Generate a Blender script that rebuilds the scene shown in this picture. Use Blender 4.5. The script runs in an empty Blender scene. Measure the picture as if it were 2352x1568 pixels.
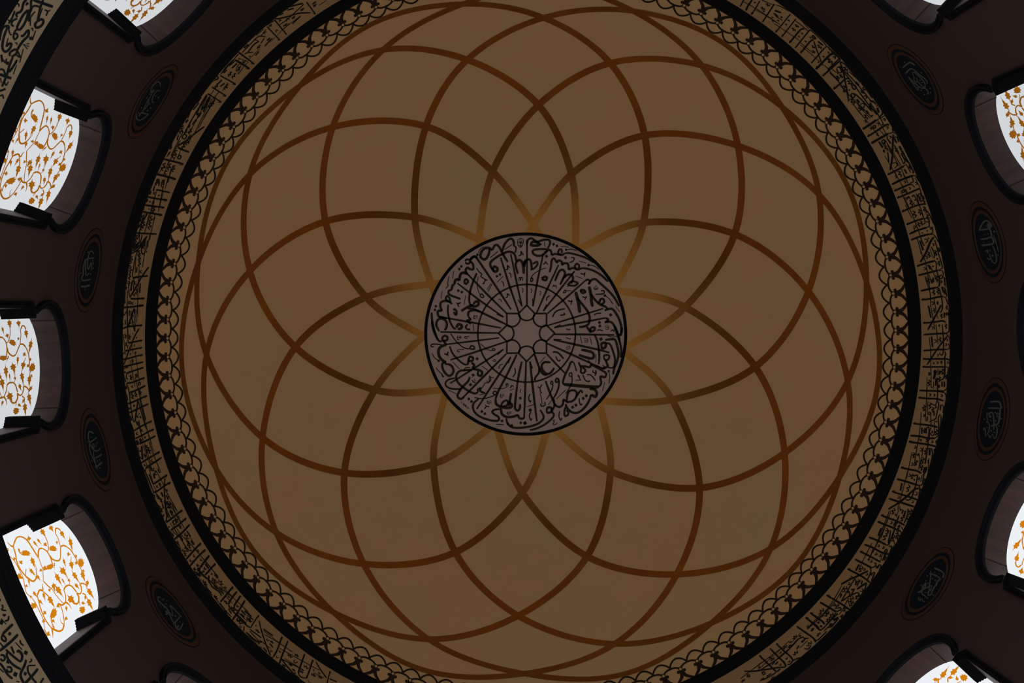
import bpy, bmesh, math, random
from mathutils import Matrix, Vector
SC = bpy.context.scene
COL = SC.collection
PI = math.pi
# ------------------------------------------------------------------ camera
CAM_LOC = (-0.65102, -0.38890, 1.60000)
CAM_ROT = [[0.999781, -0.0, -0.02092], [-0.00051, -0.999703, -0.024354], [-0.020913, 0.024359, -0.999484]]
cd = bpy.data.cameras.new('camera'); cam = bpy.data.objects.new('camera', cd); COL.objects.link(cam)
m4 = Matrix(CAM_ROT).to_4x4(); m4.translation = Vector(CAM_LOC); cam.matrix_world = m4
cd.sensor_fit = 'HORIZONTAL'; cd.sensor_width = 36.0; cd.lens = 3000.0 / 2352.0 * 36.0
cd.clip_start = 0.05; cd.clip_end = 200
SC.camera = cam
# ------------------------------------------------------------------ daylight and exposure
W = bpy.data.worlds.new('overcast_sky'); SC.world = W; W.use_nodes = True
bg = W.node_tree.nodes['Background']; bg.inputs[0].default_value = (0.80, 0.88, 1.0, 1); bg.inputs[1].default_value = 1.48
PANE = 0.84                      # radiance of the frosted window panes
SC.view_settings.view_transform = 'Standard'; SC.view_settings.look = 'None'
SC.view_settings.exposure = 0.0; SC.view_settings.gamma = 1.0; SC.view_settings.use_curve_mapping = False

# ------------------------------------------------------------------ measures (drum radius = 1, metres = x5)
S = 5.0; EYE = 1.6
ZC, RS = 3.16795, 1.01205
ZM, RM = 4.12771, 0.32108
ZR, PH = 2.84824, 0.16361
def P(x, y, z): return (x * S, y * S, z * S + EYE)
def cyl(R, az, z): return P(R * math.cos(az), R * math.sin(az), z)

# ------------------------------------------------------------------ materials
def mat(name, c, c2=None, rough=0.7, metal=0.0, scale=3.0, spec=0.3, bump=0.0, bscale=40.0, contrast=(0.35, 0.65), emit=None, estr=0.0, stretch=None):
    m = bpy.data.materials.new(name); m.use_nodes = True; nt = m.node_tree
    b = nt.nodes['Principled BSDF']; b.inputs['Roughness'].default_value = rough; b.inputs['Metallic'].default_value = metal
    b.inputs['Specular IOR Level'].default_value = spec
    b.inputs['Base Color'].default_value = (*c, 1)
    if c2 or bump:
        tc = nt.nodes.new('ShaderNodeTexCoord'); vec = tc.outputs['Object']
        if stretch:
            mp = nt.nodes.new('ShaderNodeMapping'); mp.inputs['Scale'].default_value = stretch
            nt.links.new(vec, mp.inputs[0]); vec = mp.outputs[0]
    if c2:
        n = nt.nodes.new('ShaderNodeTexNoise'); n.inputs['Scale'].default_value = scale; n.inputs['Detail'].default_value = 6; n.inputs['Roughness'].default_value = 0.62
        r = nt.nodes.new('ShaderNodeValToRGB'); r.color_ramp.elements[0].position = contrast[0]; r.color_ramp.elements[1].position = contrast[1]
        r.color_ramp.elements[0].color = (*c, 1); r.color_ramp.elements[1].color = (*c2, 1)
        nt.links.new(vec, n.inputs['Vector']); nt.links.new(n.outputs[0], r.inputs[0]); nt.links.new(r.outputs[0], b.inputs['Base Color'])
    if bump:
        n2 = nt.nodes.new('ShaderNodeTexNoise'); n2.inputs['Scale'].default_value = bscale; n2.inputs['Detail'].default_value = 4
        bm_ = nt.nodes.new('ShaderNodeBump'); bm_.inputs['Strength'].default_value = bump; bm_.inputs['Distance'].default_value = 0.02
        nt.links.new(vec, n2.inputs['Vector']); nt.links.new(n2.outputs[0], bm_.inputs['Height']); nt.links.new(bm_.outputs[0], b.inputs['Normal'])
    if emit:
        b.inputs['Emission Color'].default_value = (*emit, 1); b.inputs['Emission Strength'].default_value = estr
    return m
M_CREAM = mat('cream_plaster', (0.74, 0.505, 0.235), (0.82, 0.475, 0.205), rough=0.85, scale=0.55, bump=0.15, bscale=9, contrast=(0.3, 0.7))
M_GOLD = mat('gilt_paint', (0.42, 0.170, 0.032), (0.52, 0.225, 0.042), rough=0.29, metal=0.86, scale=1.6, spec=0.5)
M_LACE = mat('umber_paint', (0.035, 0.020, 0.014), (0.045, 0.026, 0.018), rough=0.8, scale=2.0, spec=0.1)
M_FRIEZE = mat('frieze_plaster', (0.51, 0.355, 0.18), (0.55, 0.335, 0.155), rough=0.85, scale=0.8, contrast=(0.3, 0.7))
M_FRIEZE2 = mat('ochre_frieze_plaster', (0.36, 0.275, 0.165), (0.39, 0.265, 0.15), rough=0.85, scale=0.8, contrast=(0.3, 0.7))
M_INK = mat('black_ink_paint', (0.010, 0.013, 0.012), rough=0.75, spec=0.1)
M_MED = mat('pinkish_plaster', (0.64, 0.50, 0.43), (0.60, 0.46, 0.395), rough=0.9, scale=1.5)
M_MEDINK = mat('olive_black_paint', (0.035, 0.030, 0.020), (0.05, 0.035, 0.02), rough=0.8, scale=1.2, spec=0.1)
M_BLACK = mat('blue_black_gloss_paint', (0.0055, 0.0080, 0.0100), (0.0085, 0.0080, 0.0090), rough=0.6, scale=1.5, spec=0.05, stretch=(0.4, 0.4, 6))
M_TRIM = mat('black_wood_trim', (0.0075, 0.0072, 0.0080), (0.005, 0.0052, 0.006), rough=0.7, scale=1.5, spec=0.03, stretch=(0.4, 0.4, 6))
M_WALL = mat('brown_painted_plaster', (0.058, 0.034, 0.029), (0.050, 0.034, 0.027), rough=0.85, spec=0.08, scale=0.5, bump=0.08, bscale=8, contrast=(0.3, 0.7))
M_STONE = mat('veined_reveal_stone', (0.078, 0.043, 0.036), (0.036, 0.023, 0.021), rough=0.5, spec=0.16, scale=3.0, stretch=(0.35, 3.0, 1.2), contrast=(0.3, 0.7))
M_JOINT = mat('dark_stone_joint', (0.028, 0.018, 0.016), rough=0.8, spec=0.1)
M_NAVY = mat('navy_enamel', (0.003, 0.009, 0.0135), rough=0.7, spec=0.06)
M_RING = mat('copper_brown_paint', (0.070, 0.030, 0.018), (0.048, 0.024, 0.016), rough=0.75, scale=2.5, spec=0.06)
M_SILVER = mat('pale_sage_lettering', (0.095, 0.10, 0.085), rough=0.7, spec=0.1)
M_FLOOR = mat('pale_bounce_floor', (0.80, 0.77, 0.72), (0.72, 0.69, 0.65), rough=0.5, scale=0.8)  # kept pale so the unseen floor bounces more light up to the dome
def pane_mat(i, k, vine):
    return (mat('frosted_glass_%d' % i, (0.02, 0.022, 0.025), rough=0.5, spec=0.1, emit=(0.93, 0.965, 1.0), estr=PANE * k),
            mat('amber_glass_%d' % i, (0.02, 0.008, 0.001), rough=0.5, spec=0.1, emit=vine, estr=1.0))
PANES = [pane_mat(0, 1.08, (0.62, 0.205, 0.002)), pane_mat(1, 0.82, (0.26, 0.085, 0.004)), pane_mat(2, 0.86, (0.33, 0.105, 0.003))]

# ------------------------------------------------------------------ builders
def obj(name, bm, material, parent=None, smooth=False):
    me = bpy.data.meshes.new(name); bm.to_mesh(me); bm.free()
    if material: me.materials.append(material)
    if smooth:
        for p in me.polygons: p.use_smooth = True
    o = bpy.data.objects.new(name, me); COL.objects.link(o)
    if parent: o.parent = parent
    return o
def empty(name, loc=(0, 0, 0)):
    o = bpy.data.objects.new(name, None); COL.objects.link(o); o.location = loc; o.empty_display_size = 0.2
    return o
def tag(o, label, cat, group=None):
    o['label'] = label; o['category'] = cat
    if group: o['group'] = group
    return o
def struct(o): o['kind'] = 'structure'; return o
def revolve(prof, n=288, close=False):
    bm = bmesh.new(); rows = []
    for R, z in prof: rows.append([bm.verts.new(cyl(R, 2 * PI * i / n, z)) for i in range(n)])
    k = len(rows)
    for a in range(k if close else k - 1):
        A, B = rows[a], rows[(a + 1) % k]
        for i in range(n): bm.faces.new((A[i], A[(i + 1) % n], B[(i + 1) % n], B[i]))
    return bm
def catmull(pts, sub=5):
    if len(pts) < 3: return pts
    out = []
    for i in range(len(pts) - 1):
        p0 = pts[max(i - 1, 0)]; p1 = pts[i]; p2 = pts[i + 1]; p3 = pts[min(i + 2, len(pts) - 1)]
        for s in range(sub):
            t = s / sub; t2 = t * t; t3 = t2 * t
            out.append(tuple(0.5 * (2 * p1[k] + (p2[k] - p0[k]) * t + (2 * p0[k] - 5 * p1[k] + 4 * p2[k] - p3[k]) * t2 + (3 * p1[k] - p0[k] - 3 * p2[k] + p3[k]) * t3) for k in (0, 1)))
    out.append(pts[-1]); return out
def ribbon(bm, pts, w, fmap, k=1.0, w0=0.75, w1=0.75, prof=None):
    """flat brush stroke: pts in mm, k squeezes the second axis so that the pen is round in the squeezed plane"""
    q = [(x, y * k) for x, y in pts]; n = len(q); L = []
    for i in range(n):
        a = q[max(i - 1, 0)]; b = q[min(i + 1, n - 1)]; dx, dy = b[0] - a[0], b[1] - a[1]; d = math.hypot(dx, dy) or 1.0
        t = i / max(n - 1, 1)
        if prof: f = prof(t)
        else: f = w0 + (1 - w0) * min(1, t * 8) if t < 0.125 else (w1 + (1 - w1) * min(1, (1 - t) * 8) if t > 0.875 else 1.0)
        h = 0.5 * w * f; nx, ny = -dy / d * h, dx / d * h
        L.append((bm.verts.new(fmap(q[i][0] + nx, (q[i][1] + ny) / k)), bm.verts.new(fmap(q[i][0] - nx, (q[i][1] - ny) / k))))
    for (a, b), (c, d) in zip(L, L[1:]): bm.faces.new((a, b, d, c))
LEAF = {'L': [(-.25, .02), (0, .07), (.1, .2), (.2, .55), (.3, .32), (.48, .5), (.58, .22), (.8, .17), (1, .05), (1.35, .01)],
        'F': [(0, .12), (.12, .5), (.3, .36), (.48, .58), (.62, .34), (.8, .4), (.86, .14), (1, .02)]}
def strokes(bm, text, fmap, k=1.0, fat=1.0):
    for ln in text.split('\n'):
        kind = ''
        while ln[0].isalpha(): kind += ln[0]; ln = ln[1:]
        v = [float(t) for t in ln.split()]; w = v[0] * fat; pts = list(zip(v[1::2], v[2::2]))
        if kind in ('D', 'H'):
            x, y = pts[0]; n = 4 if kind == 'D' else 10; r = w * (0.62 if n == 4 else 0.5)
            bm.faces.new([bm.verts.new(fmap(x + r * math.cos(2 * PI * i / n + 0.25), y + r * math.sin(2 * PI * i / n + 0.25) / k)) for i in range(n)])
        elif kind in ('L', 'F'):
            (x0, y0), (x1, y1) = pts; dx, dy = x1 - x0, (y1 - y0) * k; d = math.hypot(dx, dy); nx, ny = -dy / d, dx / d
            row = [[bm.verts.new(fmap(x0 + dx * t + s * nx * o * w * 1.3, y0 + (dy * t + s * ny * o * w * 1.3) / k)) for s in (1, -1)] for t, o in LEAF[kind]]
            for a, b in zip(row, row[1:]): bm.faces.new((a[0], a[1], b[1], b[0]))
        elif 's' in kind: ribbon(bm, pts, w, fmap, k)
        elif 't' in kind: ribbon(bm, catmull(pts), w, fmap, k, prof=lambda t: 1 - 0.85 * t)
        else: ribbon(bm, catmull(pts), w, fmap, k)

# ------------------------------------------------------------------ data: brush strokes in millimetres on their own surfaces
MED = """25 16 -1484 15 -453
s23 -240 -1268 -154 -858 -63 -442
s16 -63 -442 -122 -550
s25 -399 -1210 -257 -755 -108 -334
25 -866 -1181 -832 -1216 -792 -1216 -735 -1142 -496 -789 -234 -391
s25 -929 -959 -622 -641 -302 -328
s23 -1083 -806 -735 -538 -354 -271
s16 -354 -271 -462 -316
25 -918 -407 -838 -402 -713 -350 -302 -151
s23 -1362 -276 -906 -196 -393 -100
s23 -1351 -37 -884 -25 -428 -20
27 -377 -1302 -337 -1421 -269 -1497 -223 -1504 -194 -1461 -191 -1393
18 -191 -1393 -160 -1376 -160 -1325 -172 -1285
27 -530 -1324 -496 -1395 -456 -1409 -417 -1370 -371 -1279 -325 -1199 -285 -1142
30 -530 -1324 -576 -1358 -644 -1358 -701 -1301 -715 -1221 -667 -1182 -622 -1199 -582 -1278 -574 -1352
14 -337 -1336 -223 -1416
14 -565 -1205 -442 -1307
9 -665 -1383 -724 -1341 -747 -1278
H30 -764 -1255
27 -496 -994 -530 -1028 -561 -1085 -553 -1142 -473 -1210 -360 -1273 -280 -1302 -211 -1290 -172 -1245 -154 -1165 -145 -1143
30 -519 -1051 -494 -1068 -451 -1040 -456 -1000 -491 -988 -519 -1017 -519 -1051
25 -141 -1143 -163 -1108 -149 -1029 -126 -955
30 -145 -1143 -109 -1171 -63 -1143 -40 -1063 -35 -955
23 -23 -1063 -6 -1143 39 -1188
14 -320 -1019 -285 -1029 -291 -1080 -251 -1051
14 -285 -1023 -291 -1097
11 -274 -960 -245 -960 -234 -892
14 -120 -1239 -80 -1251 -77 -1308 -40 -1245
9 -132 -1484 -86 -1512 -41 -1484 -52 -1416 -86 -1370 -126 -1410 -132 -1484
9 -115 -1473 -63 -1421
9 -58 -1478 -109 -1421
9 -86 -1509 -80 -1370
9 -141 -1455 -35 -1444
14 -109 -1402 -63 -1393
11 -109 -835 -109 -890 -88 -894 -83 -847 -80 -892 -57 -892 -57 -841
9 -63 -733 -43 -710 -59 -653
D30 -456 -917
D30 -408 -944
D30 -1018 -1070
D30 -1052 -1028
D30 -1068 -688
D30 -1011 -666
D30 -1421 -442
D30 -1437 -385
11 -456 -818 -359 -917
10 -394 -835 -359 -818 -348 -755
11 -616 -704 -547 -806
11 -599 -675 -536 -789
14 -781 -1045 -735 -982 -696 -948 -713 -914 -673 -886 -639 -863 -604 -852
14 -639 -863 -667 -800 -684 -806
9 -749 -914 -770 -812 -758 -709 -724 -624
15 -724 -624 -696 -635 -667 -601 -678 -578 -713 -590 -724 -624
25 -775 -965 -827 -846 -866 -732 -889 -629 -895 -538 -881 -470
30 -884 -470 -838 -447 -792 -442 -747 -470 -758 -510 -792 -516 -827 -476
30 -827 -464 -906 -436 -986 -390 -1020 -367
23 -963 -1153 -929 -1181 -883 -1164 -889 -1125 -929 -1113 -957 -1136
30 -883 -1164 -849 -1210 -804 -1227 -770 -1199
27 -883 -1153 -838 -1108 -832 -1028 -883 -1028 -918 -1051 -946 -1028 -946 -982 -918 -948
32 -918 -948 -975 -971 -1020 -959 -1043 -914 -1049 -846
30 -1049 -846 -1088 -868 -1117 -845 -1125 -789
27 -1125 -789 -1157 -771 -1168 -732 -1174 -697
25 -1174 -697 -1214 -686 -1219 -641 -1168 -606 -1089 -578 -1032 -555
25 -963 -789 -969 -846 -940 -868 -912 -829 -958 -783
23 -1191 -493 -1202 -561 -1237 -606 -1265 -572 -1248 -538 -1197 -504 -1163 -475
27 -1202 -510 -1271 -527 -1339 -504 -1350 -435 -1322 -373
27 -1322 -373 -1385 -367 -1390 -316 -1362 -276 -1248 -253
10 -952 -612 -975 -470
14 -1100 -498 -1066 -481 -1026 -504
14 -1049 -498 -1077 -470 -1054 -430
25 -1146 -379 -1123 -396 -1094 -356 -1106 -305 -1140 -356
23 -1225 -470 -1231 -356 -1203 -219 -1146 -105 -1100 -88
32 -1100 -105 -1066 -156 -1015 -139 -1026 -94 -1077 -82
27 -912 -282 -906 -345 -861 -373 -792 -379 -724 -356
23 -912 -282 -872 -231 -929 -219 -884 -174 -867 -168
21 -918 -157 -952 -117 -929 -82 -878 -77
10 -815 -305 -824 -253 -792 -248
10 -792 -293 -758 -288
10 -815 -288 -758 -285
10 -795 -267 -761 -259
11 -832 -157 -824 -54
27 -1368 -48 -1413 -139 -1396 -219 -1339 -248 -1271 -219 -1248 -162 -1260 -94 -1288 -65
25 -1487 -344 -1482 -230 -1453 -82 -1396 77
10 -1140 -1002 -1157 -874
10 -1214 -914 -1236 -800 -1225 -766 -1271 -720
10 -1322 -686 -1333 -561
13 -319 -573 -291 -596 -297 -641 -251 -607
9 -433 -550 -399 -550 -382 -504
25 -1485 -211 -1470 -108 -1436 -6 -1379 97 -1328 114
27 -1317 108 -1317 51 -1277 23 -1237 51 -1254 97 -1305 97
23 -1311 91 -1283 131 -1254 160
s21 -1260 160 -884 114 -422 57
s23 -1192 405 -793 279 -308 114
s23 -1198 776 -815 536 -353 240
s16 -353 240 -450 325
s25 -998 1005 -679 679 -308 308
s25 -776 1182 -519 782 -239 359
s16 -239 359 -279 462
25 -479 1022 -427 885 -290 622 -142 319
s27 -136 794 -108 622 -62 428
s25 -27 1326 -10 908 3 428
32 -1254 165 -1340 194 -1380 256 -1368 348 -1317 411 -1260 439
27 -1260 439 -1317 462 -1317 530 -1277 610 -1215 656 -1158 622 -1146 553 -1192 485 -1283 468
14 -1186 -12 -1123 85 -1032 177 -952 222 -884 228
18 -889 222 -861 182 -815 200 -821 234 -884 228
21 -1203 188 -1157 302 -1066 405 -975 473 -918 479
27 -918 479 -907 416 -884 354 -838 371 -844 416 -907 428
27 -861 451 -815 485 -838 531 -804 559
27 -804 559 -747 565 -690 599 -713 656 -758 639 -753 582
10 -1080 23 -1080 80 -1049 85
10 -1055 28 -1021 40
10 -1055 57 -1017 63
10 -1080 51 -1021 51
10 -889 40 -952 34 -964 57 -918 63
15 -1328 165 -1442 154 -1493 165 -1493 194 -1454 197
16 -1288 302 -1249 319 -1226 274
16 -1254 308 -1220 336
10 -975 239 -1066 245 -1083 268 -1043 279
10 -1482 302 -1442 371 -1385 411
H30 -1376 418
10 -1420 525 -1374 587 -1329 622
16 -1329 622 -1312 667 -1289 662
11 -1157 436 -1049 548
11 -878 525 -952 531 -975 565 -941 565
11 -696 502 -599 571
D34 -770 388
D34 -833 645
D34 -875 797
D32 -901 1022
D32 -859 1062
D32 -696 1222
D32 -648 1257
D32 -376 1371
D30 -284 1417
D30 -221 1443
D32 -87 1011
D30 -79 1400
D30 -16 1406
9 -724 142 -633 222 -564 257 -519 257
13 -519 257 -530 228 -496 228 -490 251 -519 259
25 -861 559 -964 570 -1032 576 -1089 622 -1101 702 -1055 782 -975 850 -884 908 -804 936 -753 913
23 -753 913 -758 873 -713 851 -724 896 -679 919 -639 936
11 -736 959 -667 948
21 -1123 693 -1215 713 -1266 759 -1260 816 -1192 856 -1089 867 -1021 862
27 -884 673 -918 748 -998 827 -1067 930 -1078 987 -1032 1022 -975 993
11 -1220 884 -1101 942
10 -696 856 -644 771 -587 759 -576 656
11 -621 731 -587 771
11 -553 679 -502 691
13 -576 656 -553 702 -576 759
9 -1021 1062 -1010 1096
9 -973 1090 -992 1108 -970 1113 -987 1136
9 -943 1113 -962 1130 -939 1136 -958 1157
9 -918 1142 -930 1182
9 -921 1161 -890 1171
13 -816 999 -724 1016 -633 1011 -519 976 -467 942
16 -467 942 -462 914 -496 902 -519 931 -484 959
9 -524 851 -427 862 -336 851 -285 817
13 -285 817 -285 782 -313 788 -307 822
25 -747 1022 -816 1079 -838 1148 -804 1239 -713 1308 -587 1354 -473 1371 -427 1354 -433 1308 -496 1268 -530 1228 -496 1194 -416 1182
30 -416 1182 -393 1194 -376 1263 -302 1309 -199 1303 -119 1274
25 -119 1274 -107 1320 -61 1337 -21 1320
30 -479 1022 -467 1102 -393 1148 -302 1165 -233 1154 -222 1114 -267 1068
23 -393 1142 -370 1080 -313 1045 -284 1068 -302 1125 -370 1142
27 -267 1137 -256 1068 -239 965 -227 931
27 -136 794 -170 1114 -164 1183 -124 1206 -96 1171 -90 1103
10 -399 942 -404 994 -370 999
10 -376 948 -342 959
10 -399 967 -347 979
10 -290 1223 -290 1263 -256 1268
10 -262 1223 -227 1234
10 -290 1242 -231 1251
10 -604 1045 -604 1091 -564 1097
10 -576 1045 -542 1062
10 -601 1068 -544 1079
14 -245 851 -222 811 -193 828
11 -182 862 -256 885
10 -73 868 -90 902 -79 925
14 -656 1182 -621 1142 -576 1148
14 -644 1114 -621 1142
14 -473 1423 -347 1432
10 -433 536 -405 485 -359 474
10 -433 536 -399 533
15 -210 679 -165 611 -176 531
10 -530 416 -479 428 -490 399 -513 405
10 -855 719 -827 748 -793 759
10 -844 750 -804 768
10 -821 713 -790 736
27 392 445 301 440 255 485 261 554 324 623 392 611 449 531
25 135 314 215 531 267 623 335 645
23 209 531 204 611 152 680 141 731
s23 329 308 472 463 621 617
s25 329 142 701 308 1090 486
23 1090 486 1205 537 1262 543
s25 437 85 746 154 1158 245 1325 291
s16 437 85 563 83
s25 454 0 918 3 1398 11
s27 66 428 118 908 176 1378
s16 66 428 106 542
11 221 457 306 354
21 426 280 495 285 552 331 598 388
14 478 348 495 400 529 423 546 400
25 747 434 712 445 678 531 621 646 587 760 610 794
15 747 434 770 474 804 588
37 604 794 747 806 919 823 1091 835 1160 829
25 1160 829 1194 772 1182 669 1251 680 1274 623 1216 577 1090 508 1021 474
32 1011 863 1091 875 1125 932 1103 989 1034 955
27 1034 955 1000 1058 931 1161 840 1235 748 1241 679 1195 645 1149 633 1103
25 650 1075 656 977 690 903 759 886 805 920 793 1001 736 1058 650 1075
25 650 1075 599 1035 588 1103 542 1149 473 1126 427 1035 370 897 312 737
25 633 1149 611 1229 622 1292 668 1275 674 1229 639 1207
21 793 1006 851 909 879 892 896 932
D34 959 974
D34 910 1016
D34 794 1121
D34 742 1155
15 845 1006 851 1081 874 1121 891 1098
14 427 794 393 783 404 743 421 754 427 794 416 863 370 966 324 1034
21 524 731 484 760 470 731 495 697 524 731 519 840 473 954 427 1023
10 427 1023 353 1115
11 484 1023 633 880
14 730 669 690 657 690 623 724 611 730 669 724 783 633 943
14 821 640 844 680 862 720
13 787 726 879 726
13 827 669 856 657
15 902 640 942 726 999 749 1011 726
15 965 640 1033 646 1102 732
14 1067 566 1062 600 1113 611 1102 571 1113 611 1091 657
23 833 440 873 531 873 600 919 611 942 566 896 520
25 861 503 941 508 1010 520 1033 474
30 878 245 975 263 1055 291 1078 348 1044 383 953 365 838 325
s16 878 245 952 243
16 987 405 1021 451
H27 1314 583
9 1314 589 1331 680 1314 783
11 1251 760 1217 898
23 1089 5 1135 120 1158 257 1164 371 1153 474
10 1113 314 1107 451
25 1398 -132 1444 -6 1490 131 1513 257 1502 371
25 1524 -109 1513 -18 1479 17
10 1295 22 1376 45 1456 28
27 1255 91 1330 80 1410 85 1445 177 1468 303 1445 429 1400 543 1383 635
30 1193 188 1204 143 1261 137 1261 200 1216 223 1193 188
23 1261 143 1330 154 1376 257 1411 383 1405 486 1394 520
23 1233 371 1250 331 1319 337 1308 394 1262 406 1233 371
25 1262 406 1285 463 1296 509 1216 537
17 1296 520 1365 531 1422 497
14 1216 486 1251 520
10 918 68 981 76
10 923 97 981 100
10 918 123 981 125
10 981 68 981 125
11 858 28 889 148
11 1015 40 1046 165
11 637 51 689 74 712 63
10 632 211 695 188
10 638 234 695 225
10 695 182 689 234
D39 1190 76
D39 70 1200
D39 -13 1406
15 67 943 44 1011 67 1069 84 1046
11 16 1149 130 1112
15 84 1229 56 1286 79 1360 96 1332
13 187 828 221 846 255 794
13 221 846 238 920 255 920
9 227 931 250 1023 256 1092
14 239 1092 244 1137 301 1126 301 1069
10 273 1080 273 1126
27 330 1212 347 1160 404 1166 399 1229 347 1241 330 1212
23 444 1023 450 1138 416 1218 445 1275 405 1344 290 1435 153 1498 62 1515
25 227 1195 279 1286 273 1344 199 1412 73 1458 -53 1477 -156 1480 -236 1463 -293 1400 -310 1331
15 536 1218 525 1298 554 1361 571 1321
10 462 1361 433 1367 451 1390 428 1418 456 1435 502 1401
25 16 -1416 19 -1450 36 -1496 93 -1513 150 -1473 190 -1462 276 -1490 367 -1485 378 -1428 344 -1359
30 71 -1427 128 -1462 219 -1422 173 -1399 93 -1405 71 -1427
15 219 -1405 253 -1428
9 299 -1456 293 -1416 310 -1382
s23 111 -442 185 -858 276 -1280
s16 111 -442 106 -562
26 287 -1291 344 -1320
26 344 -1320 265 -1251 173 -1240 111 -1279 116 -1325 185 -1342 310 -1342 390 -1320 407 -1246
23 407 -1246 459 -1269 561 -1252 618 -1280
23 561 -1257 510 -1280 527 -1337 567 -1331 567 -1280
23 618 -1280 698 -1280 835 -1246 961 -1201 1075 -1133
D32 436 -1422
D32 490 -1396
D34 325 -1232
D34 626 -1210
D34 1343 -307
D32 1164 -186
D32 1171 -131
11 550 -1388 675 -1377
H27 635 -1335
10 635 -1335 721 -1343 807 -1320
15 715 -1212 761 -1206 744 -1155 687 -1132
11 835 -1155 955 -1127
H30 990 -1093
10 990 -1093 1076 -1081 1156 -1024
25 373 -978 396 -1063 407 -1166 447 -1195 487 -1132
25 487 -1121 516 -1166 567 -1143 567 -1092
27 567 -1092 607 -1121 664 -1109 676 -1018
25 676 -1018 744 -1047 813 -1024 893 -1047
23 801 -1035 773 -1070 801 -1115 841 -1087 830 -1035
25 893 -1047 996 -1030 1110 -985 1213 -916 1299 -831
27 459 -841 493 -927 527 -995 584 -1018 619 -961 585 -870 539 -784
27 585 -881 653 -938 722 -938 745 -870 710 -802
23 653 -779 722 -836 790 -825 819 -802 768 -768 676 -773
15 653 -750 699 -790
11 767 -990 733 -944
25 -43 -1080 -15 -1154 37 -1183 76 -1154 94 -1029
23 105 -1109 173 -1143 179 -1097 128 -1040 71 -1018
13 270 -1109 299 -1115 310 -1143 345 -1098
10 322 -1046 242 -1023 151 -972 94 -915 71 -858
15 71 -858 94 -892 111 -858 82 -830 71 -858
27 248 -881 299 -910 333 -892 311 -853 248 -875
10 425 -744 436 -776 453 -756 465 -773 482 -756 476 -722
9 77 -721 94 -699 83 -653
9 214 -682 237 -664 220 -613
14 328 -528 334 -579 379 -613
11 585 -653 619 -699 631 -665 591 -653
10 631 -688 722 -688
s23 340 -328 631 -574 939 -848
23 939 -848 985 -865 1013 -825 985 -791
s23 277 -368 516 -676 767 -996
s16 277 -368 328 -471
s23 163 -322 334 -710 516 -1098
27 996 -791 1030 -853 1099 -870 1179 -802 1294 -700 1397 -585 1477 -443
37 785 -671 814 -574 837 -460 854 -340
27 814 -574 894 -471 974 -368 1009 -266 992 -163 917 -123 843 -117
34 1002 -756 1025 -642 1037 -540 1054 -437
27 1025 -642 1088 -551 1157 -483 1203 -460
25 1157 -483 1180 -551 1225 -557 1237 -505 1191 -471
25 1191 -460 1260 -437 1283 -403 1249 -374
27 1283 -391 1363 -403 1432 -323 1489 -209 1513 -94 1507 -3 1479 20
23 1260 -260 1306 -231 1249 -186
25 1249 -186 1341 -197 1398 -140 1444 -49 1467 20 1490 123
27 963 -117 998 -71 1032 -26
27 1032 -111 1089 -106 1078 -60 1020 -49 1032 -111
s23 449 -106 723 -157 997 -208 1260 -260
s16 449 -106 551 -151
s21 329 -134 746 -260 1226 -408
27 859 -699 911 -699 939 -671 894 -654 859 -699
14 894 -597 939 -579 962 -602
14 962 -597 928 -539
14 665 -534 711 -517 734 -539
14 734 -534 711 -465
10 1076 -734 1122 -774
10 1088 -711 1145 -745
10 1076 -734 1093 -708 1145 -720
15 1185 -688 1236 -688 1225 -642 1099 -631
H30 1248 -614
10 1248 -614 1317 -563 1380 -477
11 1420 -448 1489 -351
14 1077 -306 1123 -328 1191 -334
14 1129 -54 1158 -71 1221 -54
10 1249 -129 1306 -129
10 1255 -103 1306 -103
10 1261 -77 1312 -81
10 1309 -131 1312 -81
14 1341 -49 1387 -71 1392 -37
18 420 -271 460 -345 528 -385 620 -402
15 540 -300 585 -305 614 -317 597 -340
13 637 -88 677 -71 706 -83
14 864 -961 916 -950 939 -979
14 922 -910 933 -973
11 779 -921 893 -882"""
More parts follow.
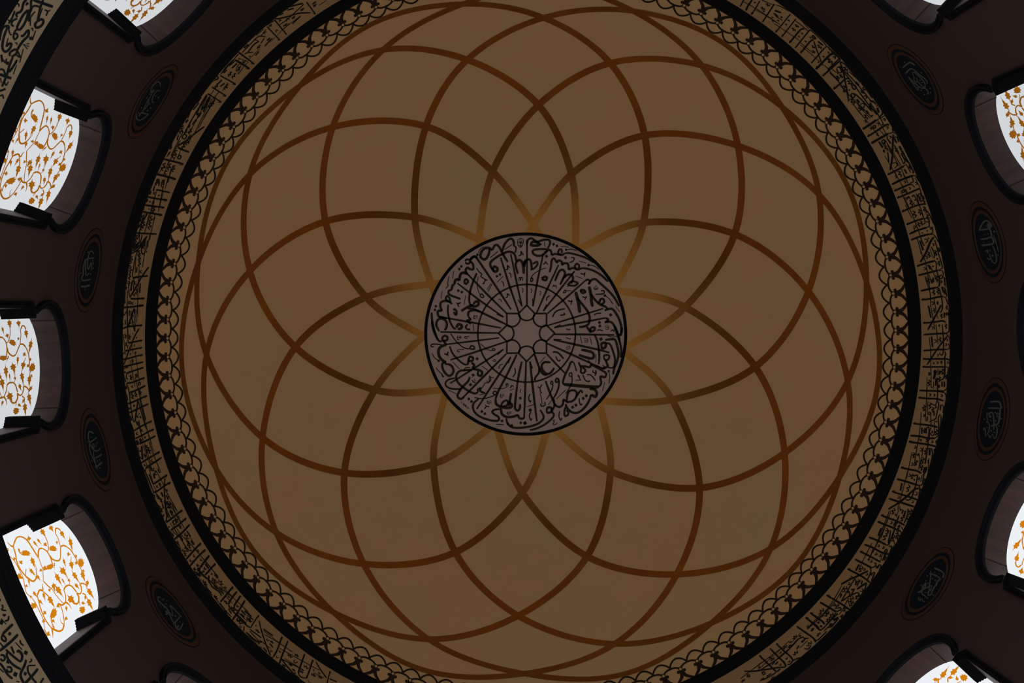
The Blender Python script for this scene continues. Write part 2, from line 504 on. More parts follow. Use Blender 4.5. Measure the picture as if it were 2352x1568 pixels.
BAND = """15 -15181 15627 -15167 16065 -15152 16539
13 -15404 15894 -15297 15996 -15191 16113
t11 -15192 16112 -15238 16085
8 -15197 16155 -15474 16202
14 -15435 15616 -15409 15875 -15398 16540
t11 -15398 16535 -15421 16434
12 15589 16082 15668 16224 15742 16385
t11 -15439 16383 -15482 16335
14 15574 15902 15578 16102 15594 16549
t11 -15586 16545 -15611 16445
9 -15194 15814 -15447 15869 -15603 15892
11 15588 16102 15490 15936 15388 15784 15318 15654
13 15484 15768 15485 15935 15502 16533
t11 15502 16529 15478 16429
13 15386 15611 15386 15842 15413 16543
t11 15412 16539 15387 16440
15 15297 15650 15302 15904 15317 16556
15 15212 15762 15226 16043 15247 16549
8 15203 15643 15266 15642 15283 15860
5 15568 16041 15430 16109
5 15460 16184 15175 16294
5 15365 15967 15184 16030
5 -15199 16207 -15365 16272
5 -15144 16263 -15299 16313
14 -15199 15796 -15323 15843
t11 -15322 15843 -15316 15834
8 -15216 15978 -15308 16039 -15473 16181
13 -15216 15918 -15280 15923
H14 -15355 16107
8 -15231 15640 -15271 15678 -15237 15767
11 -15322 15745 -15381 15774
16 15585 15804 15537 15802
11 15551 15881 15508 15858
5 -15497 15687 -15572 15708 -15749 15762
11 15441 15638 15465 15718
8 15325 16096 15338 16035 15349 16103 15361 16035 15374 16083
7 15437 16258 15442 16209 15453 16205 15457 16254
7 15426 16023 15431 15975 15442 15971 15446 16019
7 15527 16206 15531 16157 15542 16153 15547 16201
H10 -15499 16101
H14 -15552 16266
8 -15547 15808 -15532 15742 -15521 15816 -15507 15742 -15494 15794
8 -15565 15998 -15548 15924 -15535 16007 -15521 15924 -15505 15982
7 -15378 16032 -15374 15984 -15363 15980 -15358 16028
7 -15292 16118 -15287 16070 -15276 16066 -15272 16114
H9 -15375 15676
H9 15510 15645
H9 15225 15717
14 -219 16607 -238 16159 -254 15904 -239 15783
t11 -220 16604 -244 16523
13 -137 16429 -262 16221 -450 15901
t11 -138 16428 -183 16388
15 -72 16591 -91 16170 -103 15792
9 -103 15792 -121 15700 -159 15668 -396 15652
7 -98 15793 -83 15717 -52 15664 33 15632
15 133 16591 108 16164 93 15758
8 93 15758 77 15668 34 15670 25 15716
11 306 16430 177 16221 42 15978 -78 15717
14 241 16593 222 16150 208 15776 215 15630
t11 241 16589 216 16509
14 341 16590 321 16132 303 15729
t11 341 16587 316 16506
8 303 15729 314 15666 373 15668
7 -452 16283 -141 16168
5 -451 16122 -280 16058
5 -208 16130 -54 16090 39 16057
8 -210 15909 -15 15870 138 15877 167 15936 142 16001
16 -441 16368 -290 16298
5 -48 16382 153 16322 423 16261
16 -55 16300 78 16255
8 119 15817 151 15783 201 15807 398 15761
8 -450 15870 -396 15881 -363 15935 -368 15965
14 -209 16003 -181 16021
7 -176 16293 -172 16234 -156 16229 -146 16288
8 -409 16191 -395 16131 -379 16198 -367 16130 -349 16178
8 -219 15807 -206 15750 -189 15814 -178 15750 -160 15795
8 -343 15948 -330 15889 -313 15955 -302 15889 -284 15936
7 -16 16208 -11 16131 11 16125 24 16202
8 -55 16018 -40 15954 -22 16026 -9 15954 10 16004
7 -35 15770 -32 15725 -18 15721 -11 15766
7 23 15819 27 15764 43 15759 53 15815
7 160 16085 163 16038 176 16034 184 16081
7 265 16230 268 16181 282 16177 290 16225
7 253 16087 257 16039 270 16035 278 16083
8 235 15936 244 15899 254 15941 262 15899 273 15928
7 239 15731 242 15685 256 15681 263 15727
9 362 16119 371 16081 391 16090 394 16143 376 16153 362 16119
7 357 15990 361 15934 377 15929 386 15985
8 -444 15741 -432 15690 -417 15748 -406 15690 -390 15731
9 -358 15722 -349 15686 -330 15695 -327 15745 -344 15754 -358 15722
14 -358 15811 -293 15822
7 402 16358 404 16319 415 16316 422 16355
14 -11329 15706 -11305 16567
t11 -11305 16562 -11329 16459
15 -11209 15696 -11195 16567
8 -11216 15725 -11236 15691 -11319 15662
11 -11200 15651 -11152 15785 -11049 15951 -10915 16140 -10794 16423
14 -10770 15914 -10749 16608
t11 -10749 16603 -10774 16500
13 -10987 15624 -10909 15734 -10816 15873
t11 -10817 15872 -10861 15835
8 -11050 15642 -10996 15670
14 -11782 15683 -11745 16555
t11 -11746 16551 -11771 16448
15 -11880 15783 -11857 16041 -11828 16564
7 -10812 15928 -11064 16031 -11196 16001
5 -10918 16276 -11220 16259
13 -11060 16339 -10926 16281
t11 -11059 16339 -11054 16329
5 -11296 16314 -11223 16275
5 -11081 16230 -11184 16289
13 -11499 16301 -11364 16259
t11 -11498 16300 -11492 16293
5 -11424 16332 -11334 16325
8 -11759 15795 -11560 15776 -11477 15793 -11418 16009
8 -11453 15845 -11357 15769
7 -11751 15907 -11712 15965 -11656 16138
11 -11705 15965 -11591 15905 -11515 15954
11 -11515 16083 -11441 16013
13 -11128 15664 -11077 15710
16 -11016 15709 -10942 15809
8 -11590 16173 -11576 16097 -11560 16183 -11548 16097 -11530 16157
8 -11310 15796 -11300 15743 -11288 15803 -11280 15743 -11267 15785
8 -10886 16115 -10874 16046 -10859 16123 -10848 16046 -10832 16101
7 -11281 16179 -11278 16105 -11261 16099 -11252 16173
7 -11171 15916 -11168 15857 -11154 15852 -11147 15911
7 -11096 16115 -11091 16018 -11070 16010 -11057 16107
8 -11167 16223 -11153 16146 -11137 16232 -11125 16146 -11107 16207
8 -11028 16168 -11017 16106 -11003 16176 -10994 16106 -10979 16156
7 -11406 15896 -11402 15825 -11386 15819 -11377 15891
16 -11662 16315 -11596 16297
H13 -11722 16153
8 -11430 16215 -11420 16159 -11408 16222 -11399 16159 -11386 16204
5 -11756 16224 -11566 16235
13 -11818 16074 -11833 16160
11 -11861 15716 -11801 15722
4 -11918 15918 -11819 15903
16 -10723 16143 -10669 16131
5 -10664 16354 -10545 16343
8 -10726 16285 -10715 16222 -10702 16292 -10692 16222 -10677 16272
H13 -10933 15650
16 -11704 15699 -11636 15726
7 -11495 15685 -11382 15691
8 -11541 15788 -11519 15912
14 -5070 16611 -5090 16298
15 -4980 16622 -5000 16400 -5009 16117
14 -4890 16628 -4928 15997
t11 -4891 16624 -4917 16535
16 -4724 16630 -4773 15762
14 -4510 16633 -4548 15710
t11 -4510 16629 -4535 16541
14 -4414 16613 -4460 15728
t11 -4414 16609 -4440 16521
14 -4290 16607 -4323 15942 -4299 15818
t11 -4290 16603 -4316 16516
16 -4194 16600 -4248 15712
14 -4098 16612 -4137 15999 -4121 15894
t11 -4098 16608 -4125 16521
15 -3914 16593 -3964 15808
8 -3964 15808 -3946 15693 -3857 15724 -3758 15681
14 -3819 16588 -3853 15900 -3841 15747
t11 -3819 16584 -3845 16498
9 -4109 15907 -4040 16019 -3933 16167 -3800 16333
7 -4248 15712 -4222 15681 -4006 15692 -3962 15750
5 -5079 16369 -4898 16326 -4552 16286
5 -4891 16382 -4762 16328 -4707 16331
5 -4734 16330 -4541 16278
5 -4607 16389 -4234 16264
5 -4715 15709 -4582 15662
5 -4754 15760 -4529 15613 -4267 15696
7 -4444 15780 -4258 15768
5 -4206 16306 -3999 16265
5 -4184 16372 -3856 16312
7 -4922 15916 -4786 15839
9 -4175 15758 -4120 15788 -4145 15844 -4181 15780
16 -4078 15804 -4003 15784
16 -4713 15959 -4639 15885
16 -4698 16063 -4631 16081
11 -4687 16253 -4659 16204
8 -4655 16119 -4561 16085
H15 -4962 16148
8 -4848 15971 -4837 15913 -4820 15978 -4811 15913 -4794 15959
8 -4863 16196 -4852 16136 -4835 16203 -4826 16136 -4808 16183
13 -4821 16233 -4793 16236
H16 -4596 16010
7 -4605 16227 -4603 16185 -4593 16181 -4585 16224
7 -4500 16156 -4498 16114 -4487 16111 -4480 16153
7 -4513 15970 -4511 15929 -4501 15926 -4493 15966
8 -4415 15934 -4404 15876 -4388 15941 -4378 15877 -4361 15922
8 -4411 16118 -4399 16054 -4381 16126 -4371 16054 -4351 16105
7 -4284 16021 -4283 15980 -4272 15977 -4265 16018
7 -4281 16192 -4279 16150 -4268 16146 -4261 16188
7 -4179 15919 -4178 15879 -4167 15876 -4160 15916
7 -4180 16160 -4179 16119 -4168 16115 -4161 16157
8 -4084 16109 -4074 16056 -4059 16115 -4051 16056 -4035 16098
8 -4033 16234 -4023 16181 -4008 16240 -3999 16180 -3984 16222
8 -4044 15949 -4031 15881 -4011 15957 -4000 15881 -3979 15935
7 -3899 15862 -3897 15823 -3886 15819 -3879 15859
7 -3895 16101 -3894 16060 -3883 16057 -3876 16098
8 -3830 16042 -3814 15962 -3791 16052 -3778 15962 -3754 16025
7 -3808 15826 -3806 15776 -3792 15772 -3784 15822
15 -3724 16296 -3753 15692
H13 -3869 16363
7 -4648 16371 -4647 16328 -4636 16325 -4628 16368
11 -3712 15756 -3621 15878
14 11703 15967 11715 16583
t11 11715 16579 11691 16487
8 11703 15967 11747 15929
11 11670 16430 11564 16179 11450 15940 11354 15765 11307 15677
14 11271 15704 11274 16024 11310 16589
t11 11309 16585 11283 16497
7 11268 15690 11289 15659
15 11164 15654 11185 15968 11216 16600
15 10902 15796 10917 15960 10945 16601
8 10902 15796 10865 15737 10802 15788
14 10790 15793 10794 16057 10820 16596
t11 10820 16592 10794 16504
10 10771 16592 10661 16400 10563 16267
14 10532 16093 10555 16583
t11 10555 16580 10529 16492
11 11168 15845 11060 15749 10945 15667 10865 15660
8 11163 15856 10954 15980 10858 16004
5 11549 16244 11225 16314
5 11514 16159 11306 16286 11091 16355
14 11562 16299 11416 16355
t11 11418 16355 11423 16346
5 11262 16139 10954 16287 10684 16375
5 11140 15950 10952 16005
16 11838 15951 11773 15942
5 11926 15956 11740 15903
5 11838 16280 11735 16283
11 11891 16090 11845 16068
12 11714 15714 11604 15720 11526 15761 11489 15857
t11 11490 15855 11492 15798
9 11694 15903 11584 15947 11522 15965
8 11685 15839 11508 15809
7 11520 15862 11353 15892
12 11395 16018 11331 15989
5 11667 15675 11522 15686
13 11519 15736 11494 15719
14 11432 15733 11366 15693
H13 11662 16175
8 11577 16103 11595 16034 11607 16111 11623 16034 11638 16089
8 11752 16187 11770 16117 11782 16196 11799 16117 11813 16173
8 11822 15850 11843 15771 11856 15860 11875 15771 11892 15833
7 11424 16127 11432 16061 11449 16055 11454 16121
8 11358 16153 11373 16097 11382 16160 11396 16097 11408 16142
7 11316 15874 11322 15821 11336 15816 11340 15869
7 11224 16079 11230 16024 11244 16020 11248 16074
7 11215 15830 11222 15777 11235 15773 11240 15825
8 11064 16195 11084 16121 11097 16205 11115 16121 11131 16180
7 10981 16161 10993 16063 11018 16055 11026 16153
8 10999 16374 11016 16311 11026 16382 11042 16311 11055 16362
8 10821 16215 10841 16141 10854 16225 10872 16141 10888 16200
8 10855 15941 10868 15893 10877 15947 10889 15893 10899 15931
7 10656 16309 10663 16254 10677 16250 10682 16305
8 10695 16115 10714 16048 10725 16124 10742 16048 10756 16101
8 10611 16184 10627 16123 10638 16192 10653 16123 10666 16172
H13 10750 16243
8 10953 15814 10966 15766 10974 15819 10986 15766 10997 15804
8 11018 15910 11031 15862 11039 15916 11051 15862 11062 15900
8 11081 15725 11096 15672 11105 15731 11118 15672 11130 15713
H13 10943 15729
5 10763 15788 10718 15747
5 10744 16157 10594 16209
13 10522 16302 10424 16340
7 11795 15752 11801 15699 11815 15694 11819 15747
13 11778 15814 11742 15677
7 11449 15702 11455 15650 11469 15646 11473 15698
15 3877 16551 3857 16227 3853 15937
13 3961 16586 3955 16260 3953 16002 3958 15925
t11 3961 16582 3938 16502
15 4122 16571 4094 16125 4078 15840 4093 15689
14 4466 16574 4452 16149 4438 15886 4446 15721
t11 4466 16570 4441 16491
15 4567 16572 4555 16158 4546 15850 4561 15703
14 4731 16595 4712 16216 4690 15747
t11 4731 16591 4705 16512
11 5005 16425 4910 16238 4764 16021 4643 15844 4569 15701
8 3958 15925 3935 15860 3843 15860 3650 15845
8 4086 15818 4059 15703 3979 15698 3902 15700
8 4531 15736 4499 15683 4446 15721 4356 15651
5 4054 16242 3939 16261
5 3999 16247 3789 16258
5 4019 16257 3809 16271
5 4315 16244 4137 16290
5 4539 16290 4321 16346
5 5102 16265 4821 16323 4472 16325
5 4933 16305 4761 16343
5 4855 16189 4583 16284
8 4829 16135 4537 16097 4310 16143 4224 16184
9 4439 16097 4239 16181 4168 16126
8 4530 16122 4388 16123
H16 4177 16215
9 4160 16150 4156 16050 4121 15955
13 4218 15995 4156 16028
5 4283 15905 4148 15919
13 4319 15952 4265 15986
11 4218 16040 4175 16014
8 4124 15833 4144 15761 4162 15842 4180 15761 4201 15818
8 4247 15793 4216 15692 4162 15722
8 4328 15898 4347 15830 4364 15907 4380 15830 4400 15884
8 4381 16297 4399 16231 4415 16305 4430 16231 4448 16284
8 4333 16216 4346 16167 4358 16222 4370 16167 4383 16206
7 4307 16325 4312 16276 4326 16272 4332 16321
8 4203 16353 4221 16287 4236 16362 4252 16287 4270 16340
7 4477 15948 4482 15901 4496 15897 4502 15944
7 4477 15805 4482 15760 4496 15756 4502 15801
7 4488 16247 4493 16199 4507 16195 4514 16243
7 4585 15908 4590 15861 4604 15857 4610 15904
8 4601 16228 4617 16168 4632 16235 4646 16168 4663 16215
15 4644 15987 4598 16006
11 4678 16039 4624 16085
7 4633 16336 4637 16297 4649 16294 4654 16333
7 4809 16289 4815 16240 4829 16236 4835 16285
13 4683 15751 4632 15761
8 4702 15753 4768 15754 4887 15800
9 4976 16199 4986 16160 5006 16170 5007 16223 4988 16233 4976 16199
9 4802 15980 4815 15936 4837 15947 4838 16008 4817 16019 4802 15980
11 4818 15816 4751 15817
11 4916 15817 4858 15839
8 5059 16178 5074 16124 5086 16185 5100 16124 5114 16167
8 4745 15684 4759 15633 4772 15690 4784 15633 4799 15673
8 4720 15616 4686 15642
7 3883 16145 3887 16107 3898 16104 3903 16142
H14 3903 15948
8 3928 15774 3802 15762
8 3986 16116 3999 16068 4011 16122 4023 16068 4036 16106
7 4013 16326 4018 16278 4032 16274 4039 16322
13 4035 16075 3992 16089
8 3968 15847 3985 15785 4001 15855 4016 15785 4033 15834
5 3691 15742 3706 15606
13 3756 15780 3707 15744
9 3789 15740 3797 15710 3813 15717 3814 15759 3799 15767 3789 15740
13 3665 15707 3620 15679
15 -11788 15677 -11744 16550
t14 -11744 16545 -11777 16417
16 -11879 15797 -11832 16543
t14 -11833 16538 -11867 16411
15 -12136 15745 -12090 16565
t14 -12090 16560 -12123 16432
15 -12306 15781 -12280 16558
t14 -12281 16552 -12311 16423
15 -12400 15813 -12377 16557
t14 -12378 16551 -12408 16422
8 -11863 15739 -11999 15697 -12121 15732
8 -11882 15736 -12093 15741
14 -11980 15770 -11891 15804
16 -11977 15929 -11896 15962
14 -12089 15794 -12033 15810
7 -11949 16079 -11858 16039
7 -11843 16095 -11979 16329
7 -11862 16276 -11965 16351
10 -12078 16086 -12062 16000 -12044 16097 -12030 16000 -12011 16069
10 -12065 16277 -12046 16180 -12027 16290 -12011 16180 -11989 16257
10 -11967 16225 -11949 16129 -11930 16237 -11914 16129 -11892 16205
7 -11839 15829 -11780 16266
11 -11800 16154 -11829 16188
7 -11785 16284 -11833 16280
11 -12214 15690 -12201 15622 -12173 15639 -12170 15733 -12195 15750 -12214 15690
7 -12243 15687 -12173 15732
16 -12229 15904 -12162 15929
10 -12291 15957 -12275 15872 -12258 15967 -12243 15872 -12224 15939
14 -12237 16062 -12171 16125
7 -12261 16272 -12139 16228
10 -12231 16335 -12213 16237 -12193 16347 -12177 16237 -12156 16315
7 -12315 15937 -12460 15967
7 -12293 16165 -12423 16153
14 -12478 15673 -12568 15669
10 -12411 15798 -12551 15838 -12679 15891
8 -12418 15848 -12586 15959
7 -12409 16014 -12594 16137
10 -12486 16038 -12469 15952 -12452 16049 -12438 15952 -12418 16020
10 -12490 16301 -12471 16203 -12452 16313 -12436 16203 -12414 16281
10 -12571 16113 -12555 16026 -12537 16124 -12523 16026 -12504 16095
18 -12586 15959 -12555 16035
7 -12407 16236 -12664 16288
21 -12664 16067 -12706 16050
9 -12606 16168 -12602 16106 -12588 16101 -12581 16163
14 -13110 15965 -12999 16200 -12879 16357 -12752 16559
15 -13137 15991 -13140 16112 -13126 16549
10 -13137 15991 -13112 15954
16 -13340 15651 -13316 16077 -13293 16564
t14 -13294 16558 -13326 16430
18 -13538 15638 -13519 16066 -13504 16543
t14 -13504 16537 -13534 16409
7 -12427 15826 -12677 15930
7 -12422 15936 -12878 16110
7 -12367 16203 -12814 16359
7 -12413 16104 -12876 16321
10 -12451 15830 -12757 15885 -12954 15925
14 -12552 15732 -12655 15696
14 -12705 15641 -12775 15691
21 -12688 15958 -12651 15986
16 -12630 16056 -12680 16092
21 -12788 15751 -12834 15712
21 -12828 15933 -12873 15948
14 -12727 16055 -12813 16020
14 -12906 15646 -12878 15726
10 -12500 16053 -12482 15959 -12463 16065 -12447 15959 -12426 16034
10 -12527 16283 -12507 16177 -12486 16297 -12469 16177 -12445 16261
10 -12575 16098 -12556 16003 -12537 16110 -12522 16003 -12500 16079
16 -12597 15970 -12571 16061
10 -12983 15789 -12962 15689 -12943 15802 -12925 15690 -12903 15769
10 -12931 16148 -12912 16052 -12893 16160 -12877 16052 -12856 16128
10 -12961 15982 -12944 15896 -12927 15993 -12912 15897 -12893 15964
11 -13020 16001 -13001 15910 -12965 15933 -12962 16059 -12995 16082 -13020 16001
10 -12981 16161 -12925 16217
14 -13003 15713 -13067 15791
10 -13019 15607 -13175 15671
8 -12938 15831 -13267 15874
8 -13048 15922 -13381 15914
10 -13204 15727 -13191 15661 -13178 15736 -13166 15661 -13151 15714
16 -13270 15741 -13231 15751
8 -13302 15718 -13219 15784
10 -13282 16045 -13255 15908 -13228 16063 -13204 15908 -13174 16017
11 -13264 16252 -13249 16179 -13221 16197 -13218 16298 -13245 16317 -13264 16252
7 -13155 16142 -13261 16206
10 -13067 16292 -13044 16176 -13022 16306 -13003 16176 -12978 16268
8 -12939 16279 -13043 16326
10 -13135 16230 -13114 16124 -13093 16243 -13075 16124 -13052 16208
7 -13240 16078 -13304 16055
10 -13475 15842 -13449 15717 -13425 15858 -13402 15717 -13375 15816
7 -13398 15834 -13524 15695
9 -13497 16047 -13489 15941 -13466 15932 -13454 16038
10 -13438 16063 -13417 15959 -13397 16076 -13379 15959 -13357 16041
10 -13435 16284 -13413 16178 -13393 16297 -13375 16178 -13352 16262
7 -13339 15895 -13511 15942
7 -13359 16156 -13588 16235
7 -13401 16118 -13578 16275
10 -13635 15877 -13621 15810 -13608 15886 -13596 15810 -13581 15863
10 -13624 16051 -13610 15982 -13597 16059 -13585 15982 -13570 16036
14 -13713 15881 -13702 16136 -13690 16528
15 -13828 15649 -13813 16077 -13786 16541
t14 -13787 16536 -13820 16410
15 -13930 15640 -13913 16049 -13887 16539
t14 -13887 16534 -13920 16408
16 -14014 15629 -14004 16030 -13985 16555
t14 -13985 16549 -14016 16421
14 -14278 15637 -14260 16051 -14236 16566
14 -14219 15653 -14136 15766 -14023 15870
12 -14497 15680 -14402 15952 -14287 16130
7 -13578 15757 -13742 15764
7 -13705 15923 -13986 15982
7 -13552 16068 -13883 16281
7 -13511 16168 -13672 16257
7 -13711 16233 -13959 16326
7 -13850 15992 -14260 15999
7 -14010 16226 -14334 16308
8 -14031 15957 -14217 16007
8 -14032 15752 -14260 15769 -14328 15783
16 -13740 15788 -13685 15761
10 -13661 15834 -13642 15741 -13624 15845 -13607 15741 -13587 15814
14 -13608 15884 -13660 15937
9 -13659 16147 -13651 16039 -13627 16030 -13616 16138
9 -13603 16078 -13598 16017 -13585 16011 -13578 16073
10 -13793 15719 -13781 15661 -13770 15726 -13759 15661 -13747 15707
9 -13773 15900 -13769 15840 -13755 15835 -13749 15895
H16 -13768 16095
10 -13890 15697 -13880 15647 -13871 15703 -13861 15647 -13851 15687
H16 -13873 15812
10 -13894 15988 -13883 15937 -13873 15995 -13864 15937 -13853 15978
9 -13983 15682 -13978 15623 -13965 15619 -13959 15677
H12 -13963 15875
10 -13990 16134 -13972 16047 -13956 16144 -13940 16047 -13921 16116
10 -14120 16155 -14097 16042 -14076 16169 -14056 16042 -14032 16131
10 -14203 16195 -14180 16081 -14159 16209 -14138 16081 -14114 16171
9 -14071 16288 -14066 16225 -14053 16220 -14046 16283
10 -14141 15762 -14118 15654 -14098 15775 -14078 15654 -14054 15739
10 -14204 15908 -14183 15807 -14164 15921 -14145 15807 -14123 15887
9 -14231 15862 -14225 15788 -14208 15781 -14200 15856
10 -14379 15753 -14358 15654 -14339 15765 -14320 15654 -14299 15732
7 -14273 15781 -14392 15867 -14496 15704
10 -14285 15921 -14396 15921
11 -14286 16155 -14452 16047
19 -14407 16269 -14338 16232
10 -14446 16145 -14422 16033 -14401 16159 -14380 16033 -14357 16122
10 -14463 15778 -14440 15670 -14420 15791 -14400 15670 -14376 15755
21 -14422 15818 -14380 15831
7 -14265 16268 -14490 16262
12 -14531 15641 -14475 15871 -14403 16005 -14334 16074
14 -15049 15896 -14916 16116 -14794 16293 -14661 16548
t12 -14662 16546 -14710 16498
16 -14816 15892 -14794 16204 -14775 16577
15 -15069 15903 -15070 16182 -15058 16557
t12 -15058 16553 -15084 16445
16 -15179 15638 -15166 16106 -15144 16543
8 -14460 15923 -14539 15858 -14754 15856 -14805 15886
6 -14332 16116 -14506 16225 -14677 16252
8 -14427 16014 -14500 16087 -14519 16191
H15 -14509 16160
6 -14556 15871 -14762 15968
14 -14679 16001 -14749 16024
6 -14687 16115 -15025 16231 -15253 16281
8 -14810 15910 -14866 15983 -14959 15985
14 -14845 15908 -14926 15885 -14977 15888
t12 -14846 15908 -14895 15900
8 -14911 15753 -14984 15807 -15058 15878
7 -14974 15740 -15167 15789 -15251 15831
15 -14872 16269 -14995 16306
14 -14361 16256 -14425 16291
9 -14477 15768 -14458 15676 -14441 15779 -14423 15676 -14404 15749
18 -14396 15804 -14447 15827
9 -14431 16118 -14411 16022 -14394 16130 -14376 16022 -14356 16098
9 -14557 16026 -14535 15924 -14517 16039 -14497 15924 -14476 16005
9 -14610 16089 -14590 15994 -14573 16101 -14555 15994 -14535 16069
9 -14676 16137 -14654 16035 -14636 16150 -14616 16035 -14595 16116
9 -14634 15743 -14615 15652 -14598 15754 -14580 15652 -14561 15724
8 -14679 15736 -14672 15649 -14652 15642 -14644 15728
9 -14759 15785 -14740 15693 -14723 15796 -14705 15693 -14686 15766
9 -14840 15791 -14820 15699 -14803 15802 -14785 15699 -14766 15771
8 -14747 16272 -14741 16192 -14723 16186 -14716 16265
8 -14893 16092 -14886 16014 -14869 16008 -14861 16085
9 -15015 16198 -14996 16110 -14980 16209 -14963 16110 -14945 16180
8 -15035 16109 -15029 16044 -15015 16039 -15009 16103
8 -15140 16061 -15134 15997 -15120 15991 -15114 16056
9 -15138 15889 -15127 15839 -15107 15851 -15106 15921 -15125 15934 -15138 15889
8 -14886 15703 -14881 15641 -14867 15636 -14860 15697
18 -14929 15679 -14964 15653
12 -14987 15642 -15071 15655 -15133 15696
9 -14911 15805 -14895 15734 -14882 15813 -14869 15734 -14854 15790
8 -15252 16064 -15189 16112 -15252 16150
12 -15213 15906 -15252 15915
6 -15201 16202 -15253 16237
14 -15241 15725 -15235 15765
8 -14487 16313 -14484 16272 -14475 16269 -14471 16309
14 15094 15742 15093 16015 15120 16557
t12 15120 16553 15092 16449
16 14978 15816 14988 16120 15018 16559
15 14852 15646 14862 15989 14891 16562
t12 14891 16558 14863 16455
16 14741 15640 14757 15989 14785 16567
14 14520 15706 14544 16071 14566 16567
t12 14566 16563 14539 16460
14 14425 15666 14438 16067 14461 16581
t12 14461 16576 14433 16473
16 14348 15786 14357 16215 14369 16575
9 15207 15760 15160 15735 15139 15800
6 15238 16011 15032 16075
6 15215 16265 15053 16304
6 15157 16125 14862 16251 14602 16297
6 14994 16211 14764 16280 14600 16318
6 14865 16208 14563 16265 14288 16305
8 15093 15710 15003 15786 14906 15779 14735 15761
8 14967 15811 14873 15761
14 15067 15669 15026 15692
12 14971 15657 14890 15677
8 14735 15761 14630 15771 14624 15831
13 14624 15831 14741 15978 14854 16114
t12 14852 16113 14805 16082
8 14846 16131 14761 16166 14499 16234
6 14555 15949 14374 15986
6 14627 16005 14435 15976
8 14621 16001 14555 15949
8 14611 15652 14516 15682 14432 15652
H18 14792 15693
H20 14810 15915
H15 15173 16153
9 15122 15980 15140 15902 15153 15990 15169 15902 15186 15964
9 15137 16238 15152 16172 15163 16246 15177 16172 15190 16224
9 15037 16282 15049 16230 15070 16243 15070 16315 15050 16328 15037 16282
8 15030 15986 15035 15936 15047 15932 15051 15982
9 14893 15951 14914 15860 14930 15963 14949 15860 14968 15932
9 14906 16101 14924 16022 14937 16111 14954 16022 14970 16085
9 14915 16316 14933 16235 14947 16326 14964 16235 14980 16299
8 14655 16024 14661 15962 14676 15957 14681 16019
H12 14698 16068
9 14567 15937 14582 15874 14593 15945 14606 15874 14619 15924
8 14479 16081 14485 16019 14500 16013 14505 16076
8 14461 15837 14467 15776 14482 15771 14487 15832
H18 14399 16098
H12 14400 16268
9 14349 15770 14364 15709 14374 15777 14388 15708 14401 15757
9 14356 15928 14371 15866 14382 15936 14395 15866 14408 15915
9 14644 15726 14662 15651 14675 15735 14691 15651 14707 15710
8 14642 16138 14647 16087 14659 16083 14663 16134
8 15221 15724 15225 15687 15234 15684 15237 15720
9 15199 15635 15110 15706
16 14129 15661 14142 15977 14164 16567
t12 14164 16563 14136 16454
17 14043 15744 14059 15974 14084 16573
9 14043 15744 14005 15697 13913 15719 13746 15721
16 13832 15820 13843 16177 13858 16555
t12 13858 16551 13830 16443
15 13746 15698 13736 15874 13748 16239 13754 16571
t12 13754 16566 13728 16457
12 13829 16397 13736 16233 13614 16067 13439 15835
7 14323 15708 14219 15646 14158 15739
15 14158 15739 14244 15809 14313 15858
t12 14312 15857 14261 15838
6 14326 15917 14150 15963
6 14334 16018 14054 16016
6 14325 16223 14106 16274 13910 16320
6 14326 16273 14192 16324
9 14311 15995 14197 15993
9 14220 16143 14243 16045 14259 16155 14280 16045 14300 16122
9 14187 16174 14208 16083 14224 16185 14243 16083 14262 16155
H16 14264 15739
9 14165 15911 14179 15853 14189 15918 14202 15853 14214 15899
6 14121 15836 14055 15852
6 14125 15958 13985 16001
8 14084 16152 14091 16086 14106 16080 14112 16147
8 14074 15786 14079 15735 14091 15730 14096 15781
9 13983 15994 14001 15920 14014 16002 14030 15920 14045 15978
9 13912 16129 13939 16018 13958 16143 13983 16018 14006 16106
19 13946 15999 13886 15967
12 13980 16239 13918 16257
6 13966 16147 13754 16247
6 14044 15886 13826 15836
12 13965 15810 13834 15824
9 13962 15689 13819 15708
6 13823 15809 13725 15858
6 13816 16040 13750 16091
8 13772 15988 13778 15930 13792 15925 13797 15983
8 13782 16150 13788 16091 13802 16086 13807 16145
6 13723 16226 13552 16284 13401 16330
6 13555 16185 13395 16240
9 13673 16307 13681 16276 13686 16310 13692 16276 13698 16300
19 13701 16017 13641 16022
9 13637 15853 13657 15774 13670 15862 13688 15774 13704 15836
9 13590 15918 13608 15846 13620 15927 13636 15846 13651 15903
9 13680 15646 13564 15679 13493 15707
12 13493 15707 13532 15748
6 13737 15780 13611 15876 13511 15835
9 13578 16219 13595 16151 13606 16227 13621 16151 13635 16205
9 13471 16111 13498 16001 13517 16125 13542 16001 13564 16088
9 13675 15711 13693 15640 13705 15719 13721 15640 13736 15696
15 13559 15866 13511 15835
9 13396 16118 13414 16044 13426 16127 13443 16044 13458 16102
7 14080 15651 14013 15684
9 14342 15736 14359 15664 14372 15744 14387 15664 14402 15720
9 14355 15898 14369 15839 14379 15905 14392 15839 14404 15885
6 14420 15983 14350 15987
16 13353 15687 13358 15997 13372 16552
t12 13372 16548 13345 16440
10 13361 15677 13415 15824 13581 16033
16 13245 15707 13244 16091 13259 16551
t12 13259 16547 13232 16440
17 13129 15654 13140 16090 13165 16553
16 12852 15666 12875 16126 12892 16565
t12 12892 16560 12864 16455
16 12760 15646 12781 16092 12791 16580
t12 12791 16576 12765 16469
19 12663 15963 12681 16237 12700 16582
6 13575 16073 13380 16220 13170 16261
6 13556 16193 13391 16319
6 13543 16274 13396 16329
6 13591 15974 13371 15920
6 13342 16201 13170 16261
6 13130 16285 12926 16300
12 13121 16294 13036 16328
6 13122 16001 12904 16195 12427 16366
9 13473 15876 13368 15939
6 13321 15826 13258 15834
